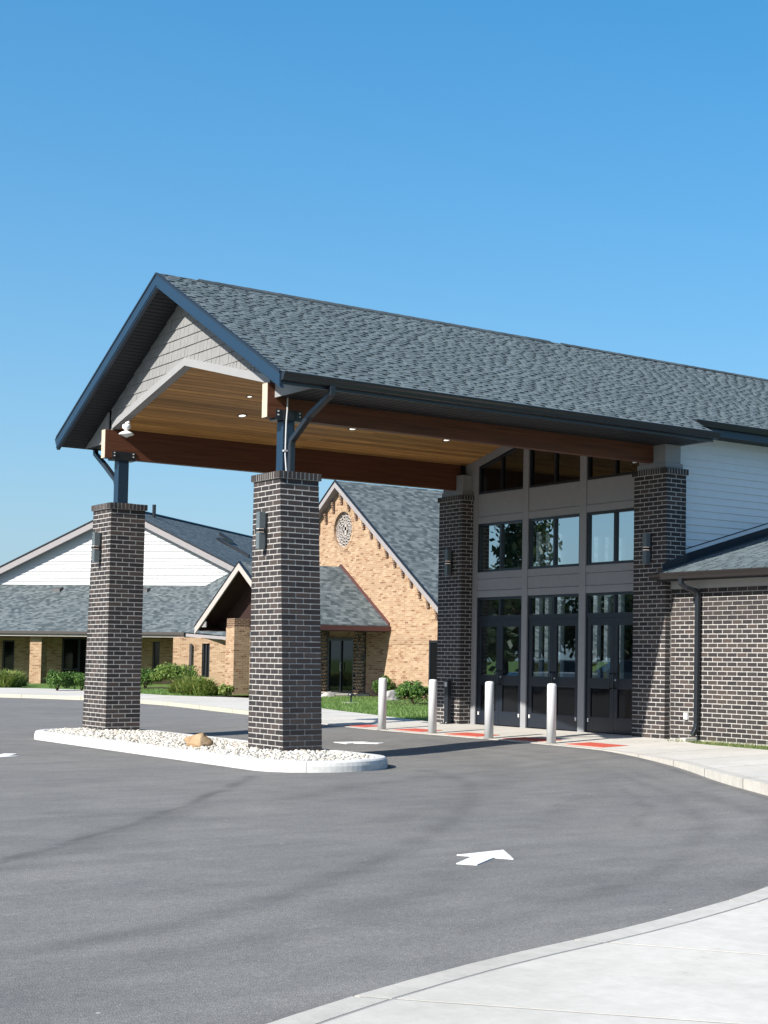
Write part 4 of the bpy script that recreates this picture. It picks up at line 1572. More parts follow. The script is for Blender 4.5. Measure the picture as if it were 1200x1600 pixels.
def window(ya, yb, z0_, z1_, mat, topf=None, split=True, fw=0.05):
    """framed window with a centre mullion; topf gives a raking head"""
    tf_ = topf or (lambda y: z1_)
    o = MB()
    xa, xb = FX + 0.018, FX + 0.105
    o.prism_x([(ya, z0_), (ya + fw, z0_), (ya + fw, tf_(ya + fw)), (ya, tf_(ya))], xa, xb)
    o.prism_x([(yb - fw, z0_), (yb, z0_), (yb, tf_(yb)), (yb - fw, tf_(yb - fw))], xa, xb)
    o.prism_x([(ya + fw, z0_), (yb - fw, z0_), (yb - fw, z0_ + fw), (ya + fw, z0_ + fw)], xa + 0.001, xb)
    ym = (ya + yb) / 2
    knots = [ya + fw, ym, yb - fw]
    if topf and ya < MID < yb:
        knots = sorted(set([ya + fw, MID, yb - fw]))
    for p, q in zip(knots, knots[1:]):
        o.prism_x([(p, tf_(p) - fw), (q, tf_(q) - fw), (q, tf_(q)), (p, tf_(p))], xa + 0.001, xb)
    w = o.build('window', M['frame'], hall)
    if split:
        MB().prism_x([(ym - 0.03, z0_ + fw), (ym + 0.03, z0_ + fw), (ym + 0.03, tf_(ym + .03) - fw), (ym - 0.03, tf_(ym - .03) - fw)], xa + 0.002, xb - 0.002).build('centre_bar', M['frame'], w)
    for p, q in ((ya + fw, ym - 0.03), (ym + 0.03, yb - fw)):
        pts = [(p, z0_ + fw), (q, z0_ + fw), (q, tf_(q) - fw), (p, tf_(p) - fw)]
        if topf and p < MID < q:
            pts = [(p, z0_ + fw), (q, z0_ + fw), (q, tf_(q) - fw), (MID, tf_(MID) - fw), (p, tf_(p) - fw)]
        g = MB()
        g.poly([(GLX, y, z) for y, z in reversed(pts)])
        g.build('pane', M[mat], w)
    return w


for ya, yb in COLS:
    window(ya, yb, 4.957, 0, 'upper_glass', lambda y: ceil_z(y) - 0.168)
    window(ya, yb, 3.282, 4.318, 'glass')
    window(ya, yb, 2.300, 2.738, 'door_glass')
    # pair of doors
    ym = (ya + yb) / 2
    for s_, (p, q) in zip((-1, 1), ((ya + 0.035, ym - 0.003), (ym + 0.003, yb - 0.035))):
        xa, xb = FX + 0.030, FX + 0.080
        st = 0.105
        d = MB()
        z0_, z1_ = 0.05, 2.255
        gz0, gz1 = 1.08, 2.12
        pz0, pz1 = 0.33, 0.90
        d.box(xa, xb, p, p + st, z0_, z1_)
        d.box(xa, xb, q - st, q, z0_, z1_)
        for za, zb in ((z0_, pz0), (pz1, gz0), (gz1, z1_)):
            d.box(xa + 0.0005, xb - 0.0005, p + st, q - st, za, zb)
        dr = d.build('door', M['door'], hall, 0.003)
        for za, zb, mt in ((gz0, gz1, 'door_glass'), (pz0, pz1, 'dark_glass')):
            g = MB()
            g.poly([(xa + 0.025, q - st, za), (xa + 0.025, p + st, za), (xa + 0.025, p + st, zb), (xa + 0.025, q - st, zb)])
            g.build('pane' if za > 1 else 'lower_pane', M[mt], dr)
            # bead around the glass
            b_ = MB()
            for (y0_, y1_, zz0, zz1) in ((p + st, p + st + 0.012, za, zb), (q - st - 0.012, q - st, za, zb), (p + st + 0.012, q - st - 0.012, za, za + 0.012), (p + st + 0.012, q - st - 0.012, zb - 0.012, zb)):
                b_.box(xa + 0.008, xa + 0.02, y0_, y1_, zz0, zz1)
            b_.build('glazing_bead', M['frame'], dr)
        hy = (q - 0.055) if s_ < 0 else (p + 0.055)
        MB().tube([(xa, hy, 1.18), (xa - 0.06, hy, 1.18), (xa - 0.07, hy, 1.16), (xa - 0.07, hy, 0.92), (xa - 0.06, hy, 0.90), (xa, hy, 0.90)], 0.013, 8).build('handle', M['black_metal'], dr, smooth=True)
        if s_ < 0:
            MB().tube([(xa + 0.001, hy, 1.06), (xa - 0.012, hy, 1.06)], 0.018, 10).build('lock_cylinder', M['steel'], dr)
        ky = (p + 0.06) if s_ < 0 else (q - 0.06)
        MB().box(xa - 0.02, xa, ky - 0.012, ky + 0.012, 0.24, 0.31).build('door_stop', M['white_plastic'], dr)
    fr = MB()
    fr.box(FX + 0.02, FX + 0.12, ya, ya + 0.034, 0.04, 2.299)
    fr.box(FX + 0.02, FX + 0.12, yb - 0.034, yb, 0.04, 2.299)
    fr.box(FX + 0.021, FX + 0.119, ya + 0.034, yb - 0.034, 2.257, 2.298)
    fr.build('door_frame', M['frame'], hall)

# flank wall behind the near pier: lap siding boards
SY = 0.25
MB().box(8.10, 27.0, SY, SY + 0.15, 0.0, 5.66).build('flank_wall', M['interior'], hall)
ex = 0.1355
zz = 2.75
while zz < 5.62:
    mb = MB()
    mb.hexa([(8.101, SY - 0.003, zz), (8.101, SY - 0.027, zz), (8.101, SY - 0.007, zz + ex + 0.01), (8.101, SY - 0.003, zz + ex + 0.01)],
            [(26.9, SY - 0.003, zz), (26.9, SY - 0.027, zz), (26.9, SY - 0.007, zz + ex + 0.01), (26.9, SY - 0.003, zz + ex + 0.01)])
    mb.build('siding_board', M['white_siding'], hall)
    zz += ex
# main roof beyond the canopy
shingles(hall, RX1 + 0.002, 27.0, -0.19, MID, -1, 0, 21)
dk = MB()
dk.hexa(*slope_solid(RX1 + 0.002, 27.0, MID, -0.18, 0.022, 0.08))
dk.hexa(*slope_solid(RX1 + 0.002, 27.0, MID, 7.6, 0.0, 0.08))
dk.build('roof_deck', M['shingle_under'], hall)
mb = MB()
for k in range(63):
    xa = RX1 + k * 0.30
    mb.hexa([(xa, MID - 0.14, ZR - PT * .14 + .014), (xa, MID, ZR + .018), (xa, MID + 0.14, ZR - PT * .14 + .014), (xa, MID, ZR - .002)],
            [(xa + .33, MID - 0.14, ZR - PT * .14 + .008), (xa + .33, MID, ZR + .012), (xa + .33, MID + 0.14, ZR - PT * .14 + .008), (xa + .33, MID, ZR - .003)])
mb.build('ridge_cap', M['shingle_under'], hall)
ze2 = roof_z(-0.19)
mb = MB()
mb.box(RX1 + 0.004, 27.0, -0.190, -0.165, ze2 - 0.26, ze2 - 0.025)
mb.build('eave_fascia', M['blue_trim'], hall)
mb = MB()
gp = [(0.002, -0.020), (0.115, -0.018), (0.125, -0.028), (0.118, -0.05), (0.092, -0.08), (0.078, -0.125), (0.008, -0.14), (0.002, -0.135)]
mb.hexa([(RX1 + 0.06, -0.191 - d, ze2 + z) for d, z in gp], [(27.0, -0.191 - d, ze2 + z) for d, z in gp])
mb.build('gutter', M['gutter'], hall)
MB().box(RX1, 27.0, -0.164, SY, ze2 - 0.255, ze2 - 0.235).build('eave_soffit', M['soffit'], hall)
# interior shell with tall side windows on the far flank
LY = 7.15
shell = MB()
shell.box(8.12, 17.0, SY + 0.16, LY, -0.02, 0.035)
shell.build('interior_floor', M['interior_floor'], hall)
shell = MB()
shell.box(17.0, 17.15, SY, LY + 0.15, 0.0, 6.0)
shell.box(8.18, 17.0, LY, LY + 0.15, 5.30, 6.0)
shell.box(17.0, 17.15, SY, LY + 0.15, 6.0, 7.3)
strips = [(10.12, 10.34), (10.39, 10.60), (10.73, 10.96), (11.81, 12.05), (12.14, 12.37), (12.53, 12.77)]
xs = 8.18
for a, b in strips:
    shell.box(xs, a, LY, LY + 0.15, 0.0, 5.30)
    shell.box(a, b, LY, LY + 0.15, 4.34, 5.30)
    shell.box(a, b, LY, LY + 0.15, 0.0, 0.5)
    xs = b
shell.box(xs, 17.0, LY, LY + 0.15, 0.0, 5.30)
shell.build('interior_wall', M['interior'], hall)

# ================================================================== LOW BRICK WING
wing = empty('brick_wing', (7.82, -4.0, 0.0))
tag(wing, 'low wing of dark brick with shallow shingle roof at the right edge', 'building')
WX = 7.82
WZ = 2.735
MB().box(WX + 0.0022, WX + 0.2, -8.5, -0.022, -0.1, WZ).build('mortar_core', M['mortar'], wing)
items = []
nc = 33
z0w = 0.05
far_items = []
for i in range(nc):
    za, zb = z0w + i * BH + BJ / 2, z0w + (i + 1) * BH - BJ / 2
    y = -0.022 - 0.006
    first = True
    k = 0
    while y > -8.5:
        w = BL - BJ if not (first and i % 2) else BL / 2 - BJ
        it = (WX + (random.random() - .5) * 0.0014, WX + 0.06, max(y - w, -8.5), y, za, zb, w)
        if it[3] < -2.75:
            far_items.append(it)
        else:
            items.append(it)
        y -= w + BJ
        first = False
pieces(items, 'brick', M['dark_brick'], wing, 300, 'brick_field')
mb = MB()
for q in far_items:
    mb.box(*q[:6])
mb.build('outer_brick_field', M['dark_brick'], wing)['kind'] = 'stuff'
MB().box(WX - 0.022, WX + 0.15, -8.5, -0.03, WZ + 0.002, 2.905).build('frieze_board', M['frieze'], wing, 0.004)
WEX, WEZ, WSL = 7.47, 3.02, 0.285
MB().box(WEX + 0.02, WX - 0.023, -8.5, -0.03, 2.865, 2.885).build('soffit', M['frieze'], wing)
MB().box(WEX - 0.004, WEX + 0.02, -8.5, -0.03, 2.85, WEZ - 0.02).build('eave_fascia', M['wing_gutter'], wing)
gp = [(-0.006, -0.02), (-0.115, -0.018), (-0.125, -0.03), (-0.115, -0.055), (-0.09, -0.085), (-0.078, -0.135), (-0.010, -0.15), (-0.006, -0.14)]
mb = MB()
mb.hexa([(WEX + d, 0.09, WEZ + z) for d, z in gp], [(WEX + d, -8.5, WEZ + z) for d, z in gp])
mb.build('gutter', M['wing_gutter'], wing)
def wroof(x):
    return WEZ + WSL * (x - WEX)
mb = MB()
mb.hexa([(WEX - 0.03, -0.024, wroof(WEX - .03) - 0.05), (12.5, -0.024, wroof(12.5) - 0.05), (12.5, -8.5, wroof(12.5) - 0.05), (WEX - 0.03, -8.5, wroof(WEX - .03) - 0.05)],
        [(WEX - 0.03, -0.024, wroof(WEX - .03) - 0.002), (12.5, -0.024, wroof(12.5) - 0.002), (12.5, -8.5, wroof(12.5) - 0.002), (WEX - 0.03, -8.5, wroof(WEX - .03) - 0.002)])
mb.build('roof_deck', M['shingle_under'], wing)
mb = MB()
mb.hexa([(8.172, 0.22, wroof(8.172) - 0.05), (12.5, 0.22, wroof(12.5) - 0.05), (12.5, -0.023, wroof(12.5) - 0.05), (8.172, -0.023, wroof(8.172) - 0.05)],
        [(8.172, 0.22, wroof(8.172) + 0.002), (12.5, 0.22, wroof(12.5) + 0.002), (12.5, -0.023, wroof(12.5) + 0.002), (8.172, -0.023, wroof(8.172) + 0.002)])
mb.build('roof_deck', M['shingle_under'], wing)
rr = random.Random(5)
tabs = []
d = WEX - 0.03
while d < 12.3:
    y = -0.03
    while y > -8.4:
        w = 0.17 + 0.2 * rr.random()
        a = [(d, y, wroof(d) + 0.000), (d, y - w, wroof(d) + 0.000), (d + 0.17, y - w, wroof(d + .17) - 0.001), (d + 0.17, y, wroof(d + .17) - 0.001)]
        b = [(d, y, wroof(d) + 0.009), (d, y - w, wroof(d) + 0.009), (d + 0.17, y - w, wroof(d + .17) + 0.0), (d + 0.17, y, wroof(d + .17) + 0.0)]
        tabs.append((a, b, y, d))
        y -= w + 0.02 + 0.05 * rr.random()
    d += 0.135
tabs.sort(key=lambda q: (-q[2] + (q[3] - 7.4) * 0.6))
for a, b, _, _ in tabs[:120]:
    MB().hexa(a, b).build('shingle', M['shingle'], wing)
mb = MB()
for a, b, _, _ in tabs[120:]:
    mb.hexa(a, b)
mb.build('shingle_field', M['shingle'], wing)['kind'] = 'stuff'
# step flashing against pier and siding
mb = MB()
mb.prism_y([(7.60, wroof(7.60)), (8.20, wroof(8.2)), (8.20, wroof(8.2) + 0.17), (7.60, wroof(7.6) + 0.13)], -0.040, -0.024)
mb.build('flashing', M['flash'], wing)
mb = MB()
mb.prism_y([(8.172, wroof(8.172)), (12.5, wroof(12.5)), (12.5, wroof(12.5) + 0.14), (8.172, wroof(8.172) + 0.14)], SY - 0.034, SY - 0.022)
mb.build('flashing', M['flash'], wing)
MB().prism_y([(8.172, wroof(8.172) + 0.142), (12.5, wroof(12.5) + 0.142), (12.5, wroof(12.5) + 0.215), (8.172, wroof(8.172) + 0.215)], SY - 0.032, SY - 0.021).build('trim_strip', M['white_siding'], wing)
MB().prism_y([(8.172, wroof(8.172) + 0.217), (12.5, wroof(12.5) + 0.217), (12.5, wroof(12.5) + 0.235), (8.172, wroof(8.172) + 0.235)], SY - 0.036, SY - 0.021).build('flashing_lip', M['flash'], wing)
# downspout
MB().bar([(WEX - 0.06, -0.74, 2.90), (WEX - 0.06, -0.74, 2.80), (WEX + 0.02, -0.78, 2.73), (7.70, -0.81, 2.68), (7.745, -0.815, 2.60), (7.745, -0.800, 0.35), (7.73, -0.80, 0.26), (7.66, -0.79, 0.14)], 0.085, 0.075, (0, 1, 0)).build('downspout', M['black_metal'], wing, 0.006)
MB().box(7.42, 7.70, -0.87, -0.73, 0.03, 0.10).build('splash_block', M['kerb'], wing, 0.01)
ob = empty('outlet_box', (7.79, -0.47, 0.40))
MB().box(7.775, 7.822, -0.515, -0.425, 0.40, 0.52).build('cover', M['white_plastic'], ob, 0.006)
MB().box(7.768, 7.776, -0.505, -0.435, 0.41, 0.51).build('flap', M['white_plastic'], ob, 0.003)
tag(ob, 'small pale outlet box low on the brick wing wall', 'outlet box')

# ================================================================== BOLLARDS AND POST
for (x, y), lab in zip(((5.49, 6.06), (5.55, 4.30), (5.49, 2.32), (5.50, 0.46)),
                       ('farthest white bollard, leftmost in the row before the doors', 'second white bollard from the left, before the far pier',
                        'third white bollard from the left, before the middle doors', 'nearest white bollard, rightmost in the row before the doors')):
    root = empty('bollard', (x, y, -0.01))
    R_ = 0.082
    MB().lathe((x, y, -0.01), [(R_, -0.03), (R_, 0.965), (R_ * 0.985, 1.002), (R_ * 0.93, 1.022), (R_ * 0.8, 1.034), (R_ * 0.4, 1.040), (0.005, 1.042)], 28).build('sleeve', M['bollard'], root, smooth=True)
    MB().lathe((x, y, -0.01), [(R_ + 0.0025, 0.842), (R_ + 0.0025, 0.852)], 28).build('seam_ring', M['bollard'], root)
    MB().lathe((x, y, -0.01), [(R_ + 0.02, -0.01), (R_ + 0.02, 0.006), (R_ + 0.004, 0.012)], 28).build('base_joint', M['joint'], root)
    tag(root, lab, 'bollard', 'white bollards along the walk edge')
dp = empty('door_opener_post', (7.55, 6.80, 0.04))
MB().box(7.50, 7.60, 6.73, 6.87, 0.055, 0.97).build('post', M['black_metal'], dp, 0.008)
MB().box(7.44, 7.66, 6.67, 6.93, 0.04, 0.056).build('base_plate', M['black_metal'], dp)
MB().box(7.492, 7.4995, 6.755, 6.845, 0.83, 0.93).build('push_plate', M['steel'], dp, 0.002)
for yy in (6.71, 6.89):
    MB().tube([(7.46, yy, 0.055), (7.46, yy, 0.075)], 0.014, 8).build('bolt', M['steel'], dp)
tag(dp, 'slim black door opener post before the far facade pier', 'post')

# ================================================================== CHURCH WITH ROUND WINDOW
CXW = 17.4
CYA, CZA, CPT = 28.95, 7.90, 0.673
church = empty('gabled_church', (CXW, CYA, 0.0))
tag(church, 'tan brick gabled church with round lattice window and side porch', 'church')
def cz(y):
    return CZA - CPT * abs(y - CYA)
yl, yr = 19.6, 33.3
# wall with openings: door recess hole is modelled as dark glazed doors set in front of the wall core
wall = MB()
WXF = CXW + 0.25
nR = 32
rc = (28.80, 6.10)
RR = 0.66
# gable polygon with a round hole: triangulated fan bridging
outer = [(yr, -0.1), (yl, -0.1), (yl, cz(yl) - 0.22), (CYA, CZA - 0.22), (yr, cz(yr) - 0.22)]
# build as upper part with hole (between z=4.9 and apex) and lower part
hole = [(rc[0] + RR * math.cos(2 * math.pi * k / nR), rc[1] + RR * math.sin(2 * math.pi * k / nR)) for k in range(nR)]
def ray_out(k):
    a = 2 * math.pi * k / nR
    dx, dz = math.cos(a), math.sin(a)
    best = 1e9
    # bounds: z>=4.9, roof lines
    if dz < -1e-9:
        best = min(best, (4.9 - rc[1]) / dz)
    for s_ in (-1, 1):
        # z = CZA-.22 - CPT*s*(y-CYA)
        den = dz + CPT * s_ * dx
        if den > 1e-9:
            best = min(best, (CZA - 0.22 - CPT * s_ * (rc[0] - CYA) - rc[1]) / den)
    return (rc[0] + dx * best, rc[1] + dz * best)
outr = [ray_out(k) for k in range(nR)]
for k in range(nR):
    q = (k + 1) % nR
    a, b, c_, d_ = hole[k], hole[q], outr[q], outr[k]
    wall.hexa([(CXW, *a), (CXW, *d_), (CXW, *c_), (CXW, *b)], [(WXF, *a), (WXF, *d_), (WXF, *c_), (WXF, *b)])
# corner fillers at z=4.9 ends and the apex
zl = 4.9
yA = CYA - (CZA - 0.22 - zl) / CPT
yB_ = CYA + (CZA - 0.22 - zl) / CPT
for tri in ():
    pass
wall.prism_x([(yr, -0.1), (yl, -0.1), (yl, cz(yl) - 0.22), (yA, zl), (yB_, zl), (yr, cz(yr) - 0.22)], CXW, WXF)
cw = wall.build('gable_wall', M['tan_brick'], church)
# apex/corner fillers set slightly back so every gap of the fan is closed
MB().prism_x([(yA, zl - 0.02), (yA + 1.2, zl - 0.02), (yA + 1.2, zl + 0.78)], CXW + 0.004, WXF - 0.01).build('wall_fill', M['tan_brick'], church)
MB().prism_x([(yB_, zl - 0.02), (yB_ - 1.2, zl + 0.78), (yB_ - 1.2, zl - 0.02)], CXW + 0.004, WXF - 0.01).build('wall_fill', M['tan_brick'], church)
MB().prism_x([(CYA - 0.55, CZA - 0.22 - CPT * .55), (CYA + 0.55, CZA - 0.22 - CPT * .55), (CYA, CZA - 0.22)], CXW + 0.004, WXF - 0.01).build('wall_fill', M['tan_brick'], church)
# round window: dark glass, lattice of pale bars, brick rowlock ring
rwin = MB()
rwin.poly([(CXW + 0.16, y, z) for y, z in hole])
rw = rwin.build('round_window', M['dark_glass'], church)
lat = MB()
xl0, xl1 = CXW + 0.10, CXW + 0.15
def barz(y0_, z0_, y1_, z1_, w=0.035):
    d = math.hypot(y1_ - y0_, z1_ - z0_)
    nx, nz = -(z1_ - z0_) / d * w / 2, (y1_ - y0_) / d * w / 2
    lat.prism_x([(y0_ - nx, z0_ - nz), (y1_ - nx, z1_ - nz), (y1_ + nx, z1_ + nz), (y0_ + nx, z0_ + nz)], xl0, xl1)
for k in range(16):
    a = 2 * math.pi * k / 16
    barz(rc[0] + 0.26 * math.cos(a), rc[1] + 0.26 * math.sin(a), rc[0] + 0.65 * math.cos(a), rc[1] + 0.65 * math.sin(a), 0.04)
for rr_, w in ((0.27, 0.06), (0.40, 0.04), (0.52, 0.04), (0.64, 0.06)):
    for k in range(28):
        a, b = 2 * math.pi * k / 28, 2 * math.pi * (k + 1) / 28
        barz(rc[0] + rr_ * math.cos(a), rc[1] + rr_ * math.sin(a), rc[0] + rr_ * math.cos(b), rc[1] + rr_ * math.sin(b), w)
barz(rc[0], rc[1] - 0.2, rc[0], rc[1] + 0.22, 0.14)
barz(rc[0] - 0.15, rc[1] + 0.04, rc[0] + 0.15, rc[1] + 0.04, 0.12)
lat.build('lattice', M['beige_trim'], rw)
for k in range(36):
    a, b = 2 * math.pi * (k + 0.06) / 36, 2 * math.pi * (k + 0.94) / 36
    m = MB()
    m.prism_x([(rc[0] + RR * math.cos(a), rc[1] + RR * math.sin(a)), (rc[0] + 0.80 * math.cos(a), rc[1] + 0.80 * math.sin(a)),
               (rc[0] + 0.80 * math.cos(b), rc[1] + 0.80 * math.sin(b)), (rc[0] + RR * math.cos(b), rc[1] + RR * math.sin(b))], CXW - 0.012, CXW + 0.1)
    m.build('ring_brick', M['tan_brick'], rw)
# rake trim and roof
for s_ in (-1, 1):
    ye = yl - 0.4 if s_ < 0 else yr + 0.4
    for nm, xa, xb, o0, o1, mt in (('rake_board', CXW - 0.30, CXW - 0.26, 0.03, 0.26, 'taupe_trim'), ('shingle_edge', CXW - 0.32, CXW - 0.25, -0.02, 0.03, 'flash'), ('rake_soffit', CXW - 0.26, CXW + 0.02, 0.24, 0.26, 'taupe_trim')):
        a = [(xa, CYA, CZA - o0), (xa, ye, cz(ye) - o0), (xa, ye, cz(ye) - o1), (xa, CYA, CZA - o1)]
        MB().hexa(a, [(xb, y, z) for _, y, z in a]).build(nm, M[mt], church)
    a = [(CXW - 0.30, CYA, CZA), (CXW - 0.30, ye, cz(ye)), (CXW + 34, ye, cz(ye)), (CXW + 34, CYA, CZA)]
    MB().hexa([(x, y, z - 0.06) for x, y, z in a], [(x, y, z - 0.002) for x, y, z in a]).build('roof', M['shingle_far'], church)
# side wall of the church along the right
MB().box(WXF, CXW + 33, yl, yl + 0.25, -0.1, cz(yl) - 0.2).build('side_wall', M['tan_brick'], church)
# corbelled brick brackets under the rake: each a stack of three projecting headers
for s_, rng_ in ((-1, range(0, 13)), (1, range(1, 6))):
    for k in rng_:
        y = CYA + s_ * (0.02 + 0.545 * k)
        zt_ = cz(y) - 0.34 - (0.03 if k else 0.12)
        cb_ = MB()
        for j in range(4):
            cb_.box(CXW - 0.10 + 0.022 * j, CXW + 0.01, y - 0.055, y + 0.055, zt_ - 0.105 * (j + 1) + 0.006, zt_ - 0.105 * j)
        cb_.build('corbel', M['maroon_trim'] if False else M['shaded_tan_brick'], church)  # shading of the corbel put into the brick colour
        MB().box(CXW - 0.02, CXW + 0.005, y - 0.10, y - 0.057, zt_ - 0.42, zt_ + 0.02).build('corbel_shade_strip', M['brown_wood'], church)  # raised dark strip standing in for the shade beside the corbel
# soldier course pieces over door and window level
for k in range(56):
    y = 27.05 - k * 0.075
    if y < 22.9:
        break
    MB().box(CXW - 0.014, CXW + 0.05, y - 0.068, y, 1.86, 2.10).build('soldier_brick', M['tan_brick'], church)
# porch door with dark glass, frame, lattice brick panels at both sides
PD0, PD1 = 27.72, 29.62
dfr = MB()
for (a, b, z0_, z1_) in ((PD0, PD0 + 0.09, 0.03, 2.10), (PD1 - 0.09, PD1, 0.03, 2.10), (PD0 + 0.09, PD1 - 0.09, 2.0, 2.10), (28.63, 28.71, 0.03, 2.0), (PD0 + 0.09, PD1 - 0.09, 0.03, 0.14)):
    dfr.box(CXW - 0.07, CXW - 0.01, a, b, z0_, z1_)
pdoor = dfr.build('door', M['black_metal'], church)
for a, b in ((PD0 + 0.09, 28.63), (28.71, PD1 - 0.09)):
    MB().poly([(CXW - 0.03, b, 0.14), (CXW - 0.03, a, 0.14), (CXW - 0.03, a, 2.0), (CXW - 0.03, b, 2.0)]).build('pane', M['dark_glass'], pdoor)
MB().tube([(CXW - 0.07, 28.60, 1.2), (CXW - 0.12, 28.60, 1.2), (CXW - 0.12, 28.60, 0.9), (CXW - 0.07, 28.60, 0.9)], 0.018, 6).build('handle', M['steel'], pdoor)
for a, b in ((26.98, 27.68), (29.66, 30.36)):
    MB().box(CXW - 0.035, CXW - 0.02, a, b, 0.03, 2.35).build('screen_backing', M['black_metal'], church)
    rr = random.Random(int(a * 10))
    sc = MB()
    zz = 0.05
    kk = 0
    while zz < 2.3:
        y = a + (kk % 2) * 0.09
        while y < b:
            if rr.random() < 0.86:
                sc.box(CXW - 0.13, CXW - 0.036, y, min(y + 0.115, b), zz, zz + 0.052)
            y += 0.175
        sc.box(CXW - 0.10, CXW - 0.036, a, b, zz + 0.053, zz + 0.068)
        zz += 0.115
        kk += 1
    sc.build('brick_screen', M['tan_brick'], church)['kind'] = 'stuff'
# tall window by the facade pier
fw = MB()
for (a, b, z0_, z1_) in ((21.6, 21.68, 0.5, 2.0), (22.70, 22.78, 0.5, 2.0), (22.2, 22.27, 0.58, 1.92), (21.68, 22.70, 0.5, 0.58), (21.68, 22.70, 1.92, 2.0)):
    fw.box(CXW - 0.05, CXW - 0.005, a, b, z0_, z1_)
tw = fw.build('window', M['black_metal'], church)
MB().poly([(CXW - 0.02, 22.70, 0.58), (CXW - 0.02, 21.68, 0.58), (CXW - 0.02, 21.68, 1.92), (CXW - 0.02, 22.70, 1.92)]).build('pane', M['dark_glass'], tw)
# porch roof projecting towards -x
PRY, PRZ, PRE, PRW = 28.85, 4.72, 2.52, 3.47
PX0 = 13.35
psl = (PRZ - PRE) / PRW
for s_ in (-1, 1):
    ye = PRY + s_ * PRW
    a = [(PX0, PRY, PRZ), (PX0, ye, PRE), (CXW - 0.001, ye, PRE), (CXW - 0.001, PRY, PRZ)]
    MB().hexa([(x, y, z - 0.07) for x, y, z in a], [(x, y, z) for x, y, z in a]).build('porch_roof', M['shingle_far'], church)
    MB().box(PX0 + 0.0, CXW - 0.002, min(ye, ye + s_ * 0.09), max(ye, ye + s_ * 0.09), PRE - 0.20, PRE - 0.03).build('porch_gutter', M['maroon_trim'], church)
    MB().box(PX0 + 0.12, CXW - 0.002, min(ye - s_ * 0.02, ye - s_ * 0.9), max(ye - s_ * 0.02, ye - s_ * 0.9), PRE - 0.215, PRE - 0.195).build('porch_soffit', M['brown_wood'], church)
    for nm, xa, xb, o0, o1, mt in (('porch_rake', PX0 - 0.05, PX0 - 0.005, 0.035, 0.30, 'beige_trim'), ('porch_edge', PX0 - 0.07, PX0 + 0.02, -0.015, 0.035, 'flash')):
        y2 = PRY + s_ * (PRW + 0.06)
        z2 = PRZ - psl * (PRW + 0.06)
        a = [(xa, PRY, PRZ - o0), (xa, y2, z2 - o0), (xa, y2, z2 - o1), (xa, PRY, PRZ - o1)]
        MB().hexa(a, [(xb, y, z) for _, y, z in a]).build(nm, M[mt], church)
    a = [(PX0 + 0.002, PRY, PRZ - 0.075), (PX0 + 0.002, ye, PRE - 0.075), (14.2, ye, PRE - 0.075), (14.2, PRY, PRZ - 0.075)]
    MB().hexa([(x, y, z - 0.03) for x, y, z in a], a).build('porch_ceiling', M['brown_wood'], church)
    # flashing where the slope meets the wall
    a = [(CXW - 0.06, PRY, PRZ + 0.10), (CXW - 0.06, ye, PRE + 0.10), (CXW - 0.06, ye, PRE - 0.02), (CXW - 0.06, PRY, PRZ - 0.02)]
    MB().hexa(a, [(CXW - 0.002, y, z) for _, y, z in a]).build('porch_flashing', M['maroon_trim'], church)
# wood infill set back in the porch gable, tie beam, piers
MB().prism_x([(PRY - PRW + .12, PRE - 0.03), (PRY + PRW - .12, PRE - 0.03), (PRY + .02, PRZ - 0.09), (PRY - .02, PRZ - 0.09)], 14.22, 14.30).build('gable_infill', M['brown_wood'], church)
MB().box(14.13, 14.215, PRY - PRW + 0.25, PRY + PRW - 0.25, PRE - 0.12, PRE + 0.12).build('tie_beam', M['brown_wood'], church)
MB().box(PX0 + 0.02, PX0 + 0.058, PRY + PRW - 0.75, PRY + PRW - 0.25, PRE - 0.08, PRE + 0.14).build('beam_end', M['taupe_trim'], church)
for ya in (29.50, 27.10):
    MB().box(13.50, 14.12, ya, ya + 0.66, -0.05, 2.42).build('porch_pier', M['tan_brick'], church, 0.01)
    MB().box(13.52, 14.10, ya + 0.02, ya + 0.64, 2.42, 2.74).build('pier_head', M['shaded_tan_brick'], church)  # pier top with the shade of the porch roof put into its colour
MB().box(15.6, 17.35, 26.6, 31.6, -0.05, 0.10).build('porch_step', M['concrete'], church, 0.01)

# ================================================================== LONG LOW BUILDING (turned 44 degrees)
TH = math.radians(44)
def tf(p):
    s_, q, z = p
    return (s_ * math.sin(TH) + q * math.cos(TH), -s_ * math.cos(TH) + q * math.sin(TH), z)
lb = empty('long_low_building', tf((-24, 48.5, 0)))
tag(lb, 'long low tan brick building with white sided gable and deep eaves', 'building')
SA, ZA, GP = -24.35, 8.50, 0.483
GQ = 48.5
def lz(s_):
    return ZA - GP * abs(s_ - SA)
sL, sR = SA - 12.5, -18.55
sbz = 4.74
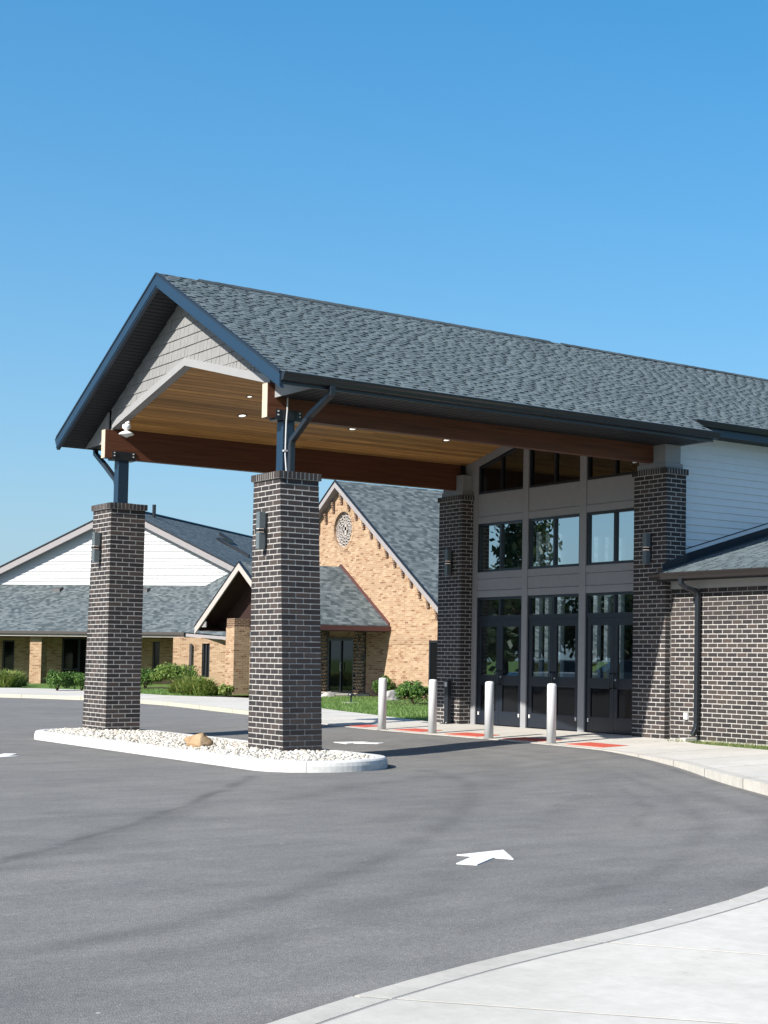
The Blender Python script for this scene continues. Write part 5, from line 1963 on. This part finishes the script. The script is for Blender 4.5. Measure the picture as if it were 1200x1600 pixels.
# white siding on the gable: lap boards cut to the rakes
zz = sbz
while zz < ZA - 0.35:
    h = 0.165
    a = min((ZA - 0.30 - zz) / GP, 30)
    a2 = max((ZA - 0.30 - zz - h) / GP, 0.0)
    l0, l1 = max(SA - a, sL), max(SA - a2, sL)
    r0, r1 = min(SA + a, -20.1 + (zz - sbz) * 1.9), min(SA + a2, -20.1 + (zz + h - sbz) * 1.9)
    m = MB(tf)
    if a2 <= 0.02:
        break
    m.hexa([(l0, GQ - 0.042, zz), (r0, GQ - 0.042, zz), (r1, GQ - 0.008, zz + h), (l1, GQ - 0.008, zz + h)], [(l0, GQ, zz), (r0, GQ, zz), (r1, GQ, zz + h), (l1, GQ, zz + h)])
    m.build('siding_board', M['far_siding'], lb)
    zz += h
MB(tf).hexa([(sL, GQ + .002, sbz - 2.6), (sR, GQ + .002, sbz - 2.6), (sR, GQ + .002, lz(sR) - 0.3), (SA, GQ + .002, ZA - 0.3), (sL, GQ + .002, lz(sL) - 0.3)],
            [(sL, GQ + .2, sbz - 2.6), (sR, GQ + .2, sbz - 2.6), (sR, GQ + .2, lz(sR) - 0.3), (SA, GQ + .2, ZA - 0.3), (sL, GQ + .2, lz(sL) - 0.3)]).build('gable_wall', M['white_siding'], lb)
# rake boards and main roof slopes
for s_, se in ((-1, sL), (1, sR + 0.12)):
    for nm, qa, qb, o0, o1, mt in (('rake_board', GQ - 0.42, GQ - 0.36, 0.04, 0.36, 'taupe_trim'), ('shingle_edge', GQ - 0.45, GQ - 0.34, -0.02, 0.04, 'flash'), ('rake_soffit', GQ - 0.36, GQ + 0.01, 0.31, 0.34, 'taupe_trim')):
        a = [(SA, qa, ZA - o0), (se, qa, lz(se) - o0), (se, qa, lz(se) - o1), (SA, qa, ZA - o1)]
        MB(tf).hexa(a, [(p[0], qb, p[2]) for p in a]).build(nm, M[mt], lb)
    e2 = se if s_ < 0 else se + 5.5
    a = [(SA, GQ - 0.42, ZA), (se, GQ - 0.42, lz(se)), (se, GQ + 26, lz(se)), (SA, GQ + 26, ZA)]
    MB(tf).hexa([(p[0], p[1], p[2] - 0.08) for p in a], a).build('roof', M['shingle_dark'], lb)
# lower part of the right main slope, continuing behind the cricket
a = [(sR + 0.12, GQ + 0.3, lz(sR + .12) - 0.01), (sR + 5.0, GQ + 3.0, lz(sR + 5.0)), (sR + 5.0, GQ + 26, lz(sR + 5.0)), (sR + 0.12, GQ + 26, lz(sR + .12) - 0.01)]
MB(tf).hexa([(p[0], p[1], p[2] - 0.08) for p in a], a).build('roof', M['shingle_dark'], lb)
MB(tf).tube([(SA + 0.0, GQ - 0.4, ZA + 0.02), (SA, GQ + 26, ZA + 0.02)], 0.07, 6).build('ridge_roll', M['flash'], lb)
# stepped black strip and vent pipe on the right slope
def onr(s_, q):
    return (s_, q, lz(s_) + 0.03)
MB(tf).bar([onr(SA + 1.0, GQ + 10.2), onr(SA + 2.1, GQ + 9.2), onr(SA + 2.15, GQ + 6.9), onr(SA + 4.1, GQ + 6.3)], 0.26, 0.10, (0, 0, 1)).build('roof_dark_strip', M['flash'], lb)
MB(tf).tube([(SA + 0.45, GQ + 2.6, ZA - 0.3), (SA + 0.45, GQ + 2.6, ZA + 0.42)], 0.09, 10).build('vent_pipe', M['flash'], lb)
# skirt roof in front of the gable
EQ, EZ = 43.6, 2.42
def skirt(s0_, s1_):
    return [(s0_, EQ, EZ), (s1_, EQ, EZ), (s1_, GQ - 0.01, sbz), (s0_, GQ - 0.01, sbz)]
a = [(-40, EQ, EZ), (-19.15, EQ, EZ), (-20.1, GQ - 0.01, sbz), (-40, GQ - 0.01, sbz)]
MB(tf).hexa([(p[0], p[1], p[2] - 0.08) for p in a], a).build('skirt_roof', M['shingle_far'], lb)
# cricket roof running up to the main slope on the right
a = [(-19.15, EQ, EZ), (-16.2, EQ - 1.1, EZ - 0.20), (-15.0, GQ - 0.3, 5.30), (-18.55, GQ - 0.01, 5.52), (-20.1, GQ - 0.01, sbz)]
MB(tf).poly(a).build('cricket_roof', M['shingle_far'], lb)
# eave: gutter and pale fascia line
MB(tf).box(-40, -19.1, EQ - 0.12, EQ + 0.02, EZ - 0.13, EZ - 0.01).build('gutter', M['taupe_gutter'], lb)
MB(tf).box(-40, -19.12, EQ - 0.02, EQ + 0.06, EZ - 0.24, EZ - 0.135).build('eave_fascia', M['beige_trim'], lb)
MB(tf).box(-40, -19.12, EQ + 0.06, 46.3, EZ - 0.26, EZ - 0.24).build('soffit', M['brown_wood'], lb)
m = MB(tf)
m.hexa([(-19.0, EQ - 0.12, EZ - 0.20), (-16.3, EQ - 1.25, EZ - 0.36), (-16.3, EQ - 1.13, EZ - 0.36), (-19.0, EQ + 0.0, EZ - 0.20)],
       [(-19.0, EQ - 0.12, EZ - 0.06), (-16.3, EQ - 1.25, EZ - 0.22), (-16.3, EQ - 1.13, EZ - 0.22), (-19.0, EQ + 0.0, EZ - 0.06)])
m.build('gutter', M['taupe_trim'], lb)
# walls: set back behind the deep eave, with tall openings
WQ = 46.2
opens = [(-29.1, -28.5, 0.50, 2.0), (-26.15, -24.0, 0.10, 2.14), (-21.70, -21.35, 0.55, 2.0), (-20.66, -20.30, 0.55, 2.0)]
m = MB(tf)
s_ = -40.0
for a, b, z0_, z1_ in opens:
    m.box(s_, a, WQ, WQ + 0.3, -0.2, 2.2)
    m.box(a, b, WQ, WQ + 0.3, -0.2, z0_)
    m.box(a, b, WQ, WQ + 0.3, z1_, 2.2)
    s_ = b
m.box(s_, -19.4, WQ, WQ + 0.3, -0.2, 2.2)
m.build('wall', M['tan_brick'], lb)
for a, b, z0_, z1_ in opens:
    m = MB(tf)
    for (p, q, zz0, zz1) in ((a, a + 0.07, z0_, z1_), (b - 0.07, b, z0_, z1_), (a + 0.07, b - 0.07, z0_, z0_ + 0.07), (a + 0.07, b - 0.07, z1_ - 0.07, z1_)):
        m.box(p, q, WQ + 0.05, WQ + 0.12, zz0, zz1)
    if b - a > 1:
        m.box((a + b) / 2 - 0.3, (a + b) / 2 - 0.2, WQ + 0.05, WQ + 0.12, z0_ + 0.07, z1_ - 0.07)
        m.box(a + 0.07, (a + b) / 2 - 0.3, WQ + 0.06, WQ + 0.11, 0.62, 0.70)
    w = m.build('window', M['black_metal'], lb)
    MB(tf).poly([(a + .05, WQ + 0.10, z0_), (b - .05, WQ + 0.10, z0_), (b - .05, WQ + 0.10, z1_), (a + .05, WQ + 0.10, z1_)]).build('pane', M['dark_glass'], w)
# nearer wing wall right of it
m = MB(tf)
WQ2 = 43.05
opens2 = [(-18.06, -17.70, 0.42, 1.92)]
m.box(-19.4, -18.06, WQ2, WQ2 + 0.3, -0.3, 2.18)
m.box(-17.70, -15.2, WQ2, WQ2 + 0.3, -0.3, 2.18)
m.box(-18.06, -17.70, WQ2, WQ2 + 0.3, -0.3, 0.42)
m.box(-18.06, -17.70, WQ2, WQ2 + 0.3, 1.92, 2.18)
m.box(-19.4, -19.1, WQ2 + 0.3, WQ, -0.3, 2.18)
m.build('wing_wall', M['tan_brick'], lb)
m = MB(tf)
for p, q in ((-18.06, -18.0), (-17.76, -17.70), (-17.91, -17.86)):
    m.box(p, q, WQ2 + 0.05, WQ2 + 0.12, 0.42, 1.92)
w = m.build('window', M['black_metal'], lb)
MB(tf).poly([(-18.0, WQ2 + 0.1, 0.42), (-17.76, WQ2 + 0.1, 0.42), (-17.76, WQ2 + 0.1, 1.92), (-18.0, WQ2 + 0.1, 1.92)]).build('pane', M['dark_glass'], w)
MB(tf).bar([(-18.75, EQ - 0.25, 2.1), (-18.7, EQ - 0.3, 1.95), (-18.55, WQ2 - 0.08, 1.85), (-18.55, WQ2 - 0.08, 0.0)], 0.1, 0.08, (1, 0, 0)).build('downspout', M['taupe_gutter'], lb)
# posts at the eave line
for sp in (-26.55, -32.2):
    MB(tf).box(sp, sp + 0.56, 43.9, 44.45, -0.1, EZ - 0.25).build('porch_post', M['tan_brick'], lb, 0.01)
# roof vents
for sp in (-27.25, -22.85):
    q = 47.9
    zb_ = EZ + (sbz - EZ) * (q - EQ) / (GQ - EQ)
    MB(tf).hexa([(sp - .2, q - .25, zb_ - .14), (sp + .2, q - .25, zb_ - .14), (sp + .2, q + .2, zb_), (sp - .2, q + .2, zb_)],
                [(sp - .16, q - .22, zb_ + .05), (sp + .16, q - .22, zb_ + .05), (sp + .16, q + .15, zb_ + .16), (sp - .16, q + .15, zb_ + .16)]).build('roof_vent', M['flash'], lb)

# ================================================================== PLANTS
def leaf_cloud(name, c, rad, n, size, mat, parent, seed, clumps=44, squash=1.0):
    g = np.random.default_rng(seed)
    cc = []
    for _ in range(clumps):
        d = g.normal(size=3)
        d /= np.linalg.norm(d)
        if d[2] < -0.35:
            d[2] *= -0.5
        r_ = 0.55 + 0.35 * g.random()
        cc.append((d * r_, 0.26 + 0.22 * g.random()))
    V = np.zeros((n * 4, 3))
    for k in range(n):
        ctr, cr = cc[g.integers(len(cc))]
        d = g.normal(size=3)
        d /= np.linalg.norm(d)
        p = ctr + d * cr * (0.55 + 0.45 * g.random())
        pos = np.array(c) + p * np.array(rad)
        nrm = d + 0.8 * g.normal(size=3) + np.array([0, 0, 0.4])
        nrm /= np.linalg.norm(nrm)
        a = np.cross(nrm, g.normal(size=3))
        a /= np.linalg.norm(a) + 1e-9
        b = np.cross(nrm, a)
        s1 = size * (0.6 + 0.8 * g.random())
        V[k * 4] = pos - a * s1
        V[k * 4 + 1] = pos + b * s1 * 0.55
        V[k * 4 + 2] = pos + a * s1
        V[k * 4 + 3] = pos - b * s1 * 0.55
    V[:, 2] = np.maximum(V[:, 2], 0.03)
    F = [(4 * k, 4 * k + 1, 4 * k + 2, 4 * k + 3) for k in range(n)]
    me = bpy.data.meshes.new(name)
    me.from_pydata([tuple(v) for v in V], [], F)
    me.materials.append(mat)
    return link(name, me, parent)


def shrub(name, x, y, w, d, h, label, mat='leaf_box', n=1500, seed=1, leaf=0.045):
    root = empty(name, (x, y, 0.02))
    leaf_cloud('foliage', (x, y, h * 0.46), (w / 2 / 1.0, d / 2 / 1.0, h / 2 / 0.95), int(n * 2.2), leaf * 0.8, M[mat], root, seed)
    st = MB()
    rr = random.Random(seed)
    for k in range(6):
        a = rr.random() * 6.28
        st.tube([(x, y, 0.0), (x + math.cos(a) * w * .12, y + math.sin(a) * d * .12, h * .3), (x + math.cos(a) * w * .3, y + math.sin(a) * d * .3, h * .6)], [0.02, 0.014, 0.006], 5)
    st.build('stem', M['bark'], root)
    return tag(root, label, 'shrub', 'shrubs along the far buildings')


def tuft(x, y, r_, h, n, label, seed):
    g = random.Random(seed)
    V, F = [], []
    for k in range(n):
        a = g.random() * 6.283
        bx, by = x + math.cos(a) * r_ * 0.75 * g.random(), y + math.sin(a) * r_ * 0.75 * g.random()
        out = r_ * (0.1 + 0.45 * g.random())
        a += (g.random() - .5) * 2.2
        hh = h * (0.7 + 0.5 * g.random()) * (1.15 - 0.75 * (math.hypot(bx - x, by - y) / (r_ * 0.75)) ** 2)
        w = 0.014 + 0.010 * g.random()
        px, py = -math.sin(a) * w, math.cos(a) * w
        i = len(V)
        V += [(bx - px, by - py, 0.02), (bx + px, by + py, 0.02), (bx + math.cos(a) * out * .5 + px, by + math.sin(a) * out * .5 + py, hh * .8), (bx + math.cos(a) * out * .5 - px, by + math.sin(a) * out * .5 - py, hh * .8),
              (bx + math.cos(a) * out, by + math.sin(a) * out, hh * (0.75 + 0.3 * g.random()))]
        F += [(i, i + 1, i + 2, i + 3), (i + 3, i + 2, i + 4)]
    root = empty('ornamental_grass', (x, y, 0.02))
    me = bpy.data.meshes.new('blades')
    me.from_pydata(V, [], F)
    me.materials.append(M['leaf_tuft'])
    link('blades', me, root)
    return tag(root, label, 'ornamental grass', 'tufts of ornamental grass')


tuft(9.6, 42.3, 1.0, 0.62, 1000, 'yellow green grass tuft at the left picture edge by the low building', 3)
tuft(10.6, 44.3, 0.9, 0.6, 800, 'second yellow green tuft behind the one at the left edge', 13)
shrub('boxwood', 9.60, 36.0, 0.95, 0.95, 0.78, 'clipped round boxwood left of the far left pier, nearer the road', n=1600, seed=4)
shrub('boxwood', 10.50, 36.0, 0.95, 0.95, 0.80, 'clipped round boxwood just left of the far left pier', n=1600, seed=5)
shrub('boxwood', 14.2, 38.9, 0.9, 0.9, 0.85, 'small dark shrub peeking out right of the far left pier', n=1300, seed=6)
shrub('broad_shrub', 14.6, 36.8, 1.9, 1.6, 1.12, 'broad loose shrub below the diagonal shadow on the low building', 'leaf_bush', 3200, 7, 0.055)
tuft(12.35, 30.6, 0.85, 0.58, 1300, 'left half of the grass clump before the porch pier', 8)
tuft(12.3, 29.6, 0.85, 0.55, 1300, 'right half of the grass clump before the porch pier', 9)
shrub('hosta', 12.75, 28.45, 0.5, 0.5, 0.48, 'pale small leafy plant at the foot of the porch pier', 'leaf_tuft', 420, 10, 0.06)
shrub('boxwood', 13.75, 17.95, 1.0, 0.95, 0.74, 'bright boxwood next to the facade pier, left one of the pair', n=2200, seed=11, leaf=0.04)
shrub('boxwood', 14.25, 17.15, 0.85, 0.9, 0.72, 'bright boxwood half hidden by the facade pier', n=1900, seed=12, leaf=0.04)
shrub('boxwood', 16.2, 22.4, 0.62, 0.6, 0.58, 'small young shrub beside the grey rock', n=900, seed=14, leaf=0.04)
shrub('boxwood', 16.9, 24.9, 0.7, 0.7, 0.78, 'dark shrub just left of the farthest bollard, against tan brick', n=1000, seed=15, leaf=0.045)
rock('rock', (15.2, 21.75, 0.12), (0.36, 0.30, 0.26), M['rock'], 'grey angular rock on the lawn behind the farthest bollard', 'rock', 5.0)
rock('rock', (15.3, 25.9, 0.08), (0.22, 0.20, 0.15), M['rock'], 'small rock beside the church porch step, left of all bollards', 'rock', 8.0)
pl = empty('path_light', (12.8, 20.0, 0.03))
MB().tube([(12.8, 20.0, 0.0), (12.8, 20.0, 0.26)], 0.025, 8).build('stake', M['black_metal'], pl)
MB().lathe((12.8, 20.0, 0.24), [(0.05, 0.0), (0.11, 0.03), (0.09, 0.07), (0.02, 0.09)], 14).build('head', M['black_metal'], pl)
MB().box(12.62, 12.98, 19.8, 20.2, 0.02, 0.05).build('pad', M['kerb'], pl)
tag(pl, 'low black path light on a small pad in the lawn', 'path light')


def tree(x, y, h, r_, label, seed, n=7000):
    root = empty('broadleaf_tree', (x, y, -0.1))
    g = random.Random(seed)
    tr = MB()
    tr.tube([(x, y, -0.3), (x + .05, y, h * .25), (x - .1, y + .1, h * .5), (x, y, h * .85)], [0.24, 0.19, 0.13, 0.03], 10)
    for k in range(9):
        a = k * 2.4 + g.random()
        z0_ = h * (0.25 + 0.05 * k)
        rr = r_ * (0.8 - 0.04 * k)
        tr.tube([(x, y, z0_), (x + math.cos(a) * rr * .5, y + math.sin(a) * rr * .5, z0_ + h * .10), (x + math.cos(a) * rr, y + math.sin(a) * rr, z0_ + h * .16)], [0.09, 0.06, 0.02], 6)
    tr.build('trunk', M['bark'], root)
    leaf_cloud('crown', (x, y, h * (0.62 if h > 8 else 0.48)), (r_, r_, h * (0.42 if h > 8 else 0.52)), n, 0.17 if h > 8 else 0.24, M['leaf_tree'], root, seed, 34)
    return tag(root, label, 'tree', 'trees at the far side of the car park')


TREES = [(-6.3, 30.0, 5.2, 2.7, 4500, 'nearest leafy tree by the car park, mirrored in the left doors'),
         (-15.0, 36.0, 10.2, 1.45, 1700, 'slim leafy tree mirrored in the middle windows'),
         (-18.5, 44.5, 5.6, 4.2, 5000, 'broad low tree behind the slim one'), (-26.0, 40.5, 5.4, 4.3, 5000, 'broad low tree beyond the parked cars'),
         (-33.0, 37.0, 5.8, 4.4, 5000, 'broad low tree at the end of the parked cars'), (-40.0, 33.5, 6.0, 4.6, 5000, 'broad low tree farthest down the car park'),
         (-24.0, 50.0, 6.0, 4.6, 4000, 'back row tree behind the broad low trees'), (-34.0, 47.0, 6.4, 4.6, 4000, 'back row tree, second along'),
         (-44.0, 43.0, 6.6, 4.8, 4000, 'back row tree, third along'), (-9.5, 50.0, 6.0, 4.4, 4000, 'back row tree nearest the low building'),
         (-50.0, 30.0, 6.6, 4.8, 4000, 'back row tree at the far end of the drive')]
for k, (x, y, h, r_, n, lab) in enumerate(TREES):
    tree(x, y, h, r_, lab, 31 + k, n)

M['car_paint_a'] = painted('silver_car_paint', (0.42, 0.44, 0.46), 0.25, 0.03, 0.7)
M['car_paint_b'] = painted('dark_car_paint', (0.03, 0.04, 0.06), 0.22, 0.03, 0.7)
M['tyre'] = painted('tyre_rubber', (0.02, 0.02, 0.02), 0.8, 0.1)


def car(x, y, ang, paint, label):
    root = empty('parked_car', (x, y, -0.1))
    ca, sa = math.cos(ang), math.sin(ang)
    f_ = lambda p: (x + p[0] * ca - p[1] * sa, y + p[0] * sa + p[1] * ca, p[2] - 0.1)
    low = [(-2.2, .35), (-2.25, .62), (-2.1, .85), (-1.0, .93), (1.0, .96), (2.05, .92), (2.2, .65), (2.15, .35)]
    m = MB(f_)
    m.hexa([(a, -0.88, b) for a, b in low], [(a, 0.88, b) for a, b in low])
    m.build('body', M[paint], root, 0.06)
    up = [(-1.15, .93), (-0.45, 1.42), (1.05, 1.45), (1.85, .95)]
    m = MB(f_)
    m.hexa([(a, -0.80 + (0.14 if b > 1.2 else 0), b) for a, b in up], [(a, 0.80 - (0.14 if b > 1.2 else 0), b) for a, b in up])
    m.build('greenhouse', M['dark_glass'], root, 0.03)
    m = MB(f_)
    m.hexa([(a, -0.66, b) for a, b in ((-0.48, 1.425), (1.08, 1.455), (1.0, 1.49), (-0.4, 1.47))], [(a, 0.66, b) for a, b in ((-0.48, 1.425), (1.08, 1.455), (1.0, 1.49), (-0.4, 1.47))])
    m.build('roof_panel', M[paint], root)
    for wx in (-1.35, 1.35):
        for sy in (-1, 1):
            m = MB(f_)
            m.tube([(wx, sy * 0.70, 0.33), (wx, sy * 0.90, 0.33)], 0.33, 18)
            w = m.build('wheel', M['tyre'], root)
            m = MB(f_)
            m.tube([(wx, sy * 0.895, 0.33), (wx, sy * 0.915, 0.33)], 0.20, 14)
            m.build('rim', M['steel'], w)
    for sy in (-0.62, 0.62):
        m = MB(f_)
        m.box(-2.27, -2.12, sy - 0.18, sy + 0.18, 0.66, 0.80)
        m.build('headlight', M['white_plastic'], root)
    return tag(root, label, 'car', 'cars parked beyond the drive')


car(-13.6, 31.5, 0.3, 'car_paint_a', 'silver car parked nearest the drive')
car(-16.8, 30.0, 0.35, 'car_paint_b', 'dark car parked beside the silver one')
car(-20.0, 28.6, 0.35, 'car_paint_a', 'second silver car, farthest of the parked three')
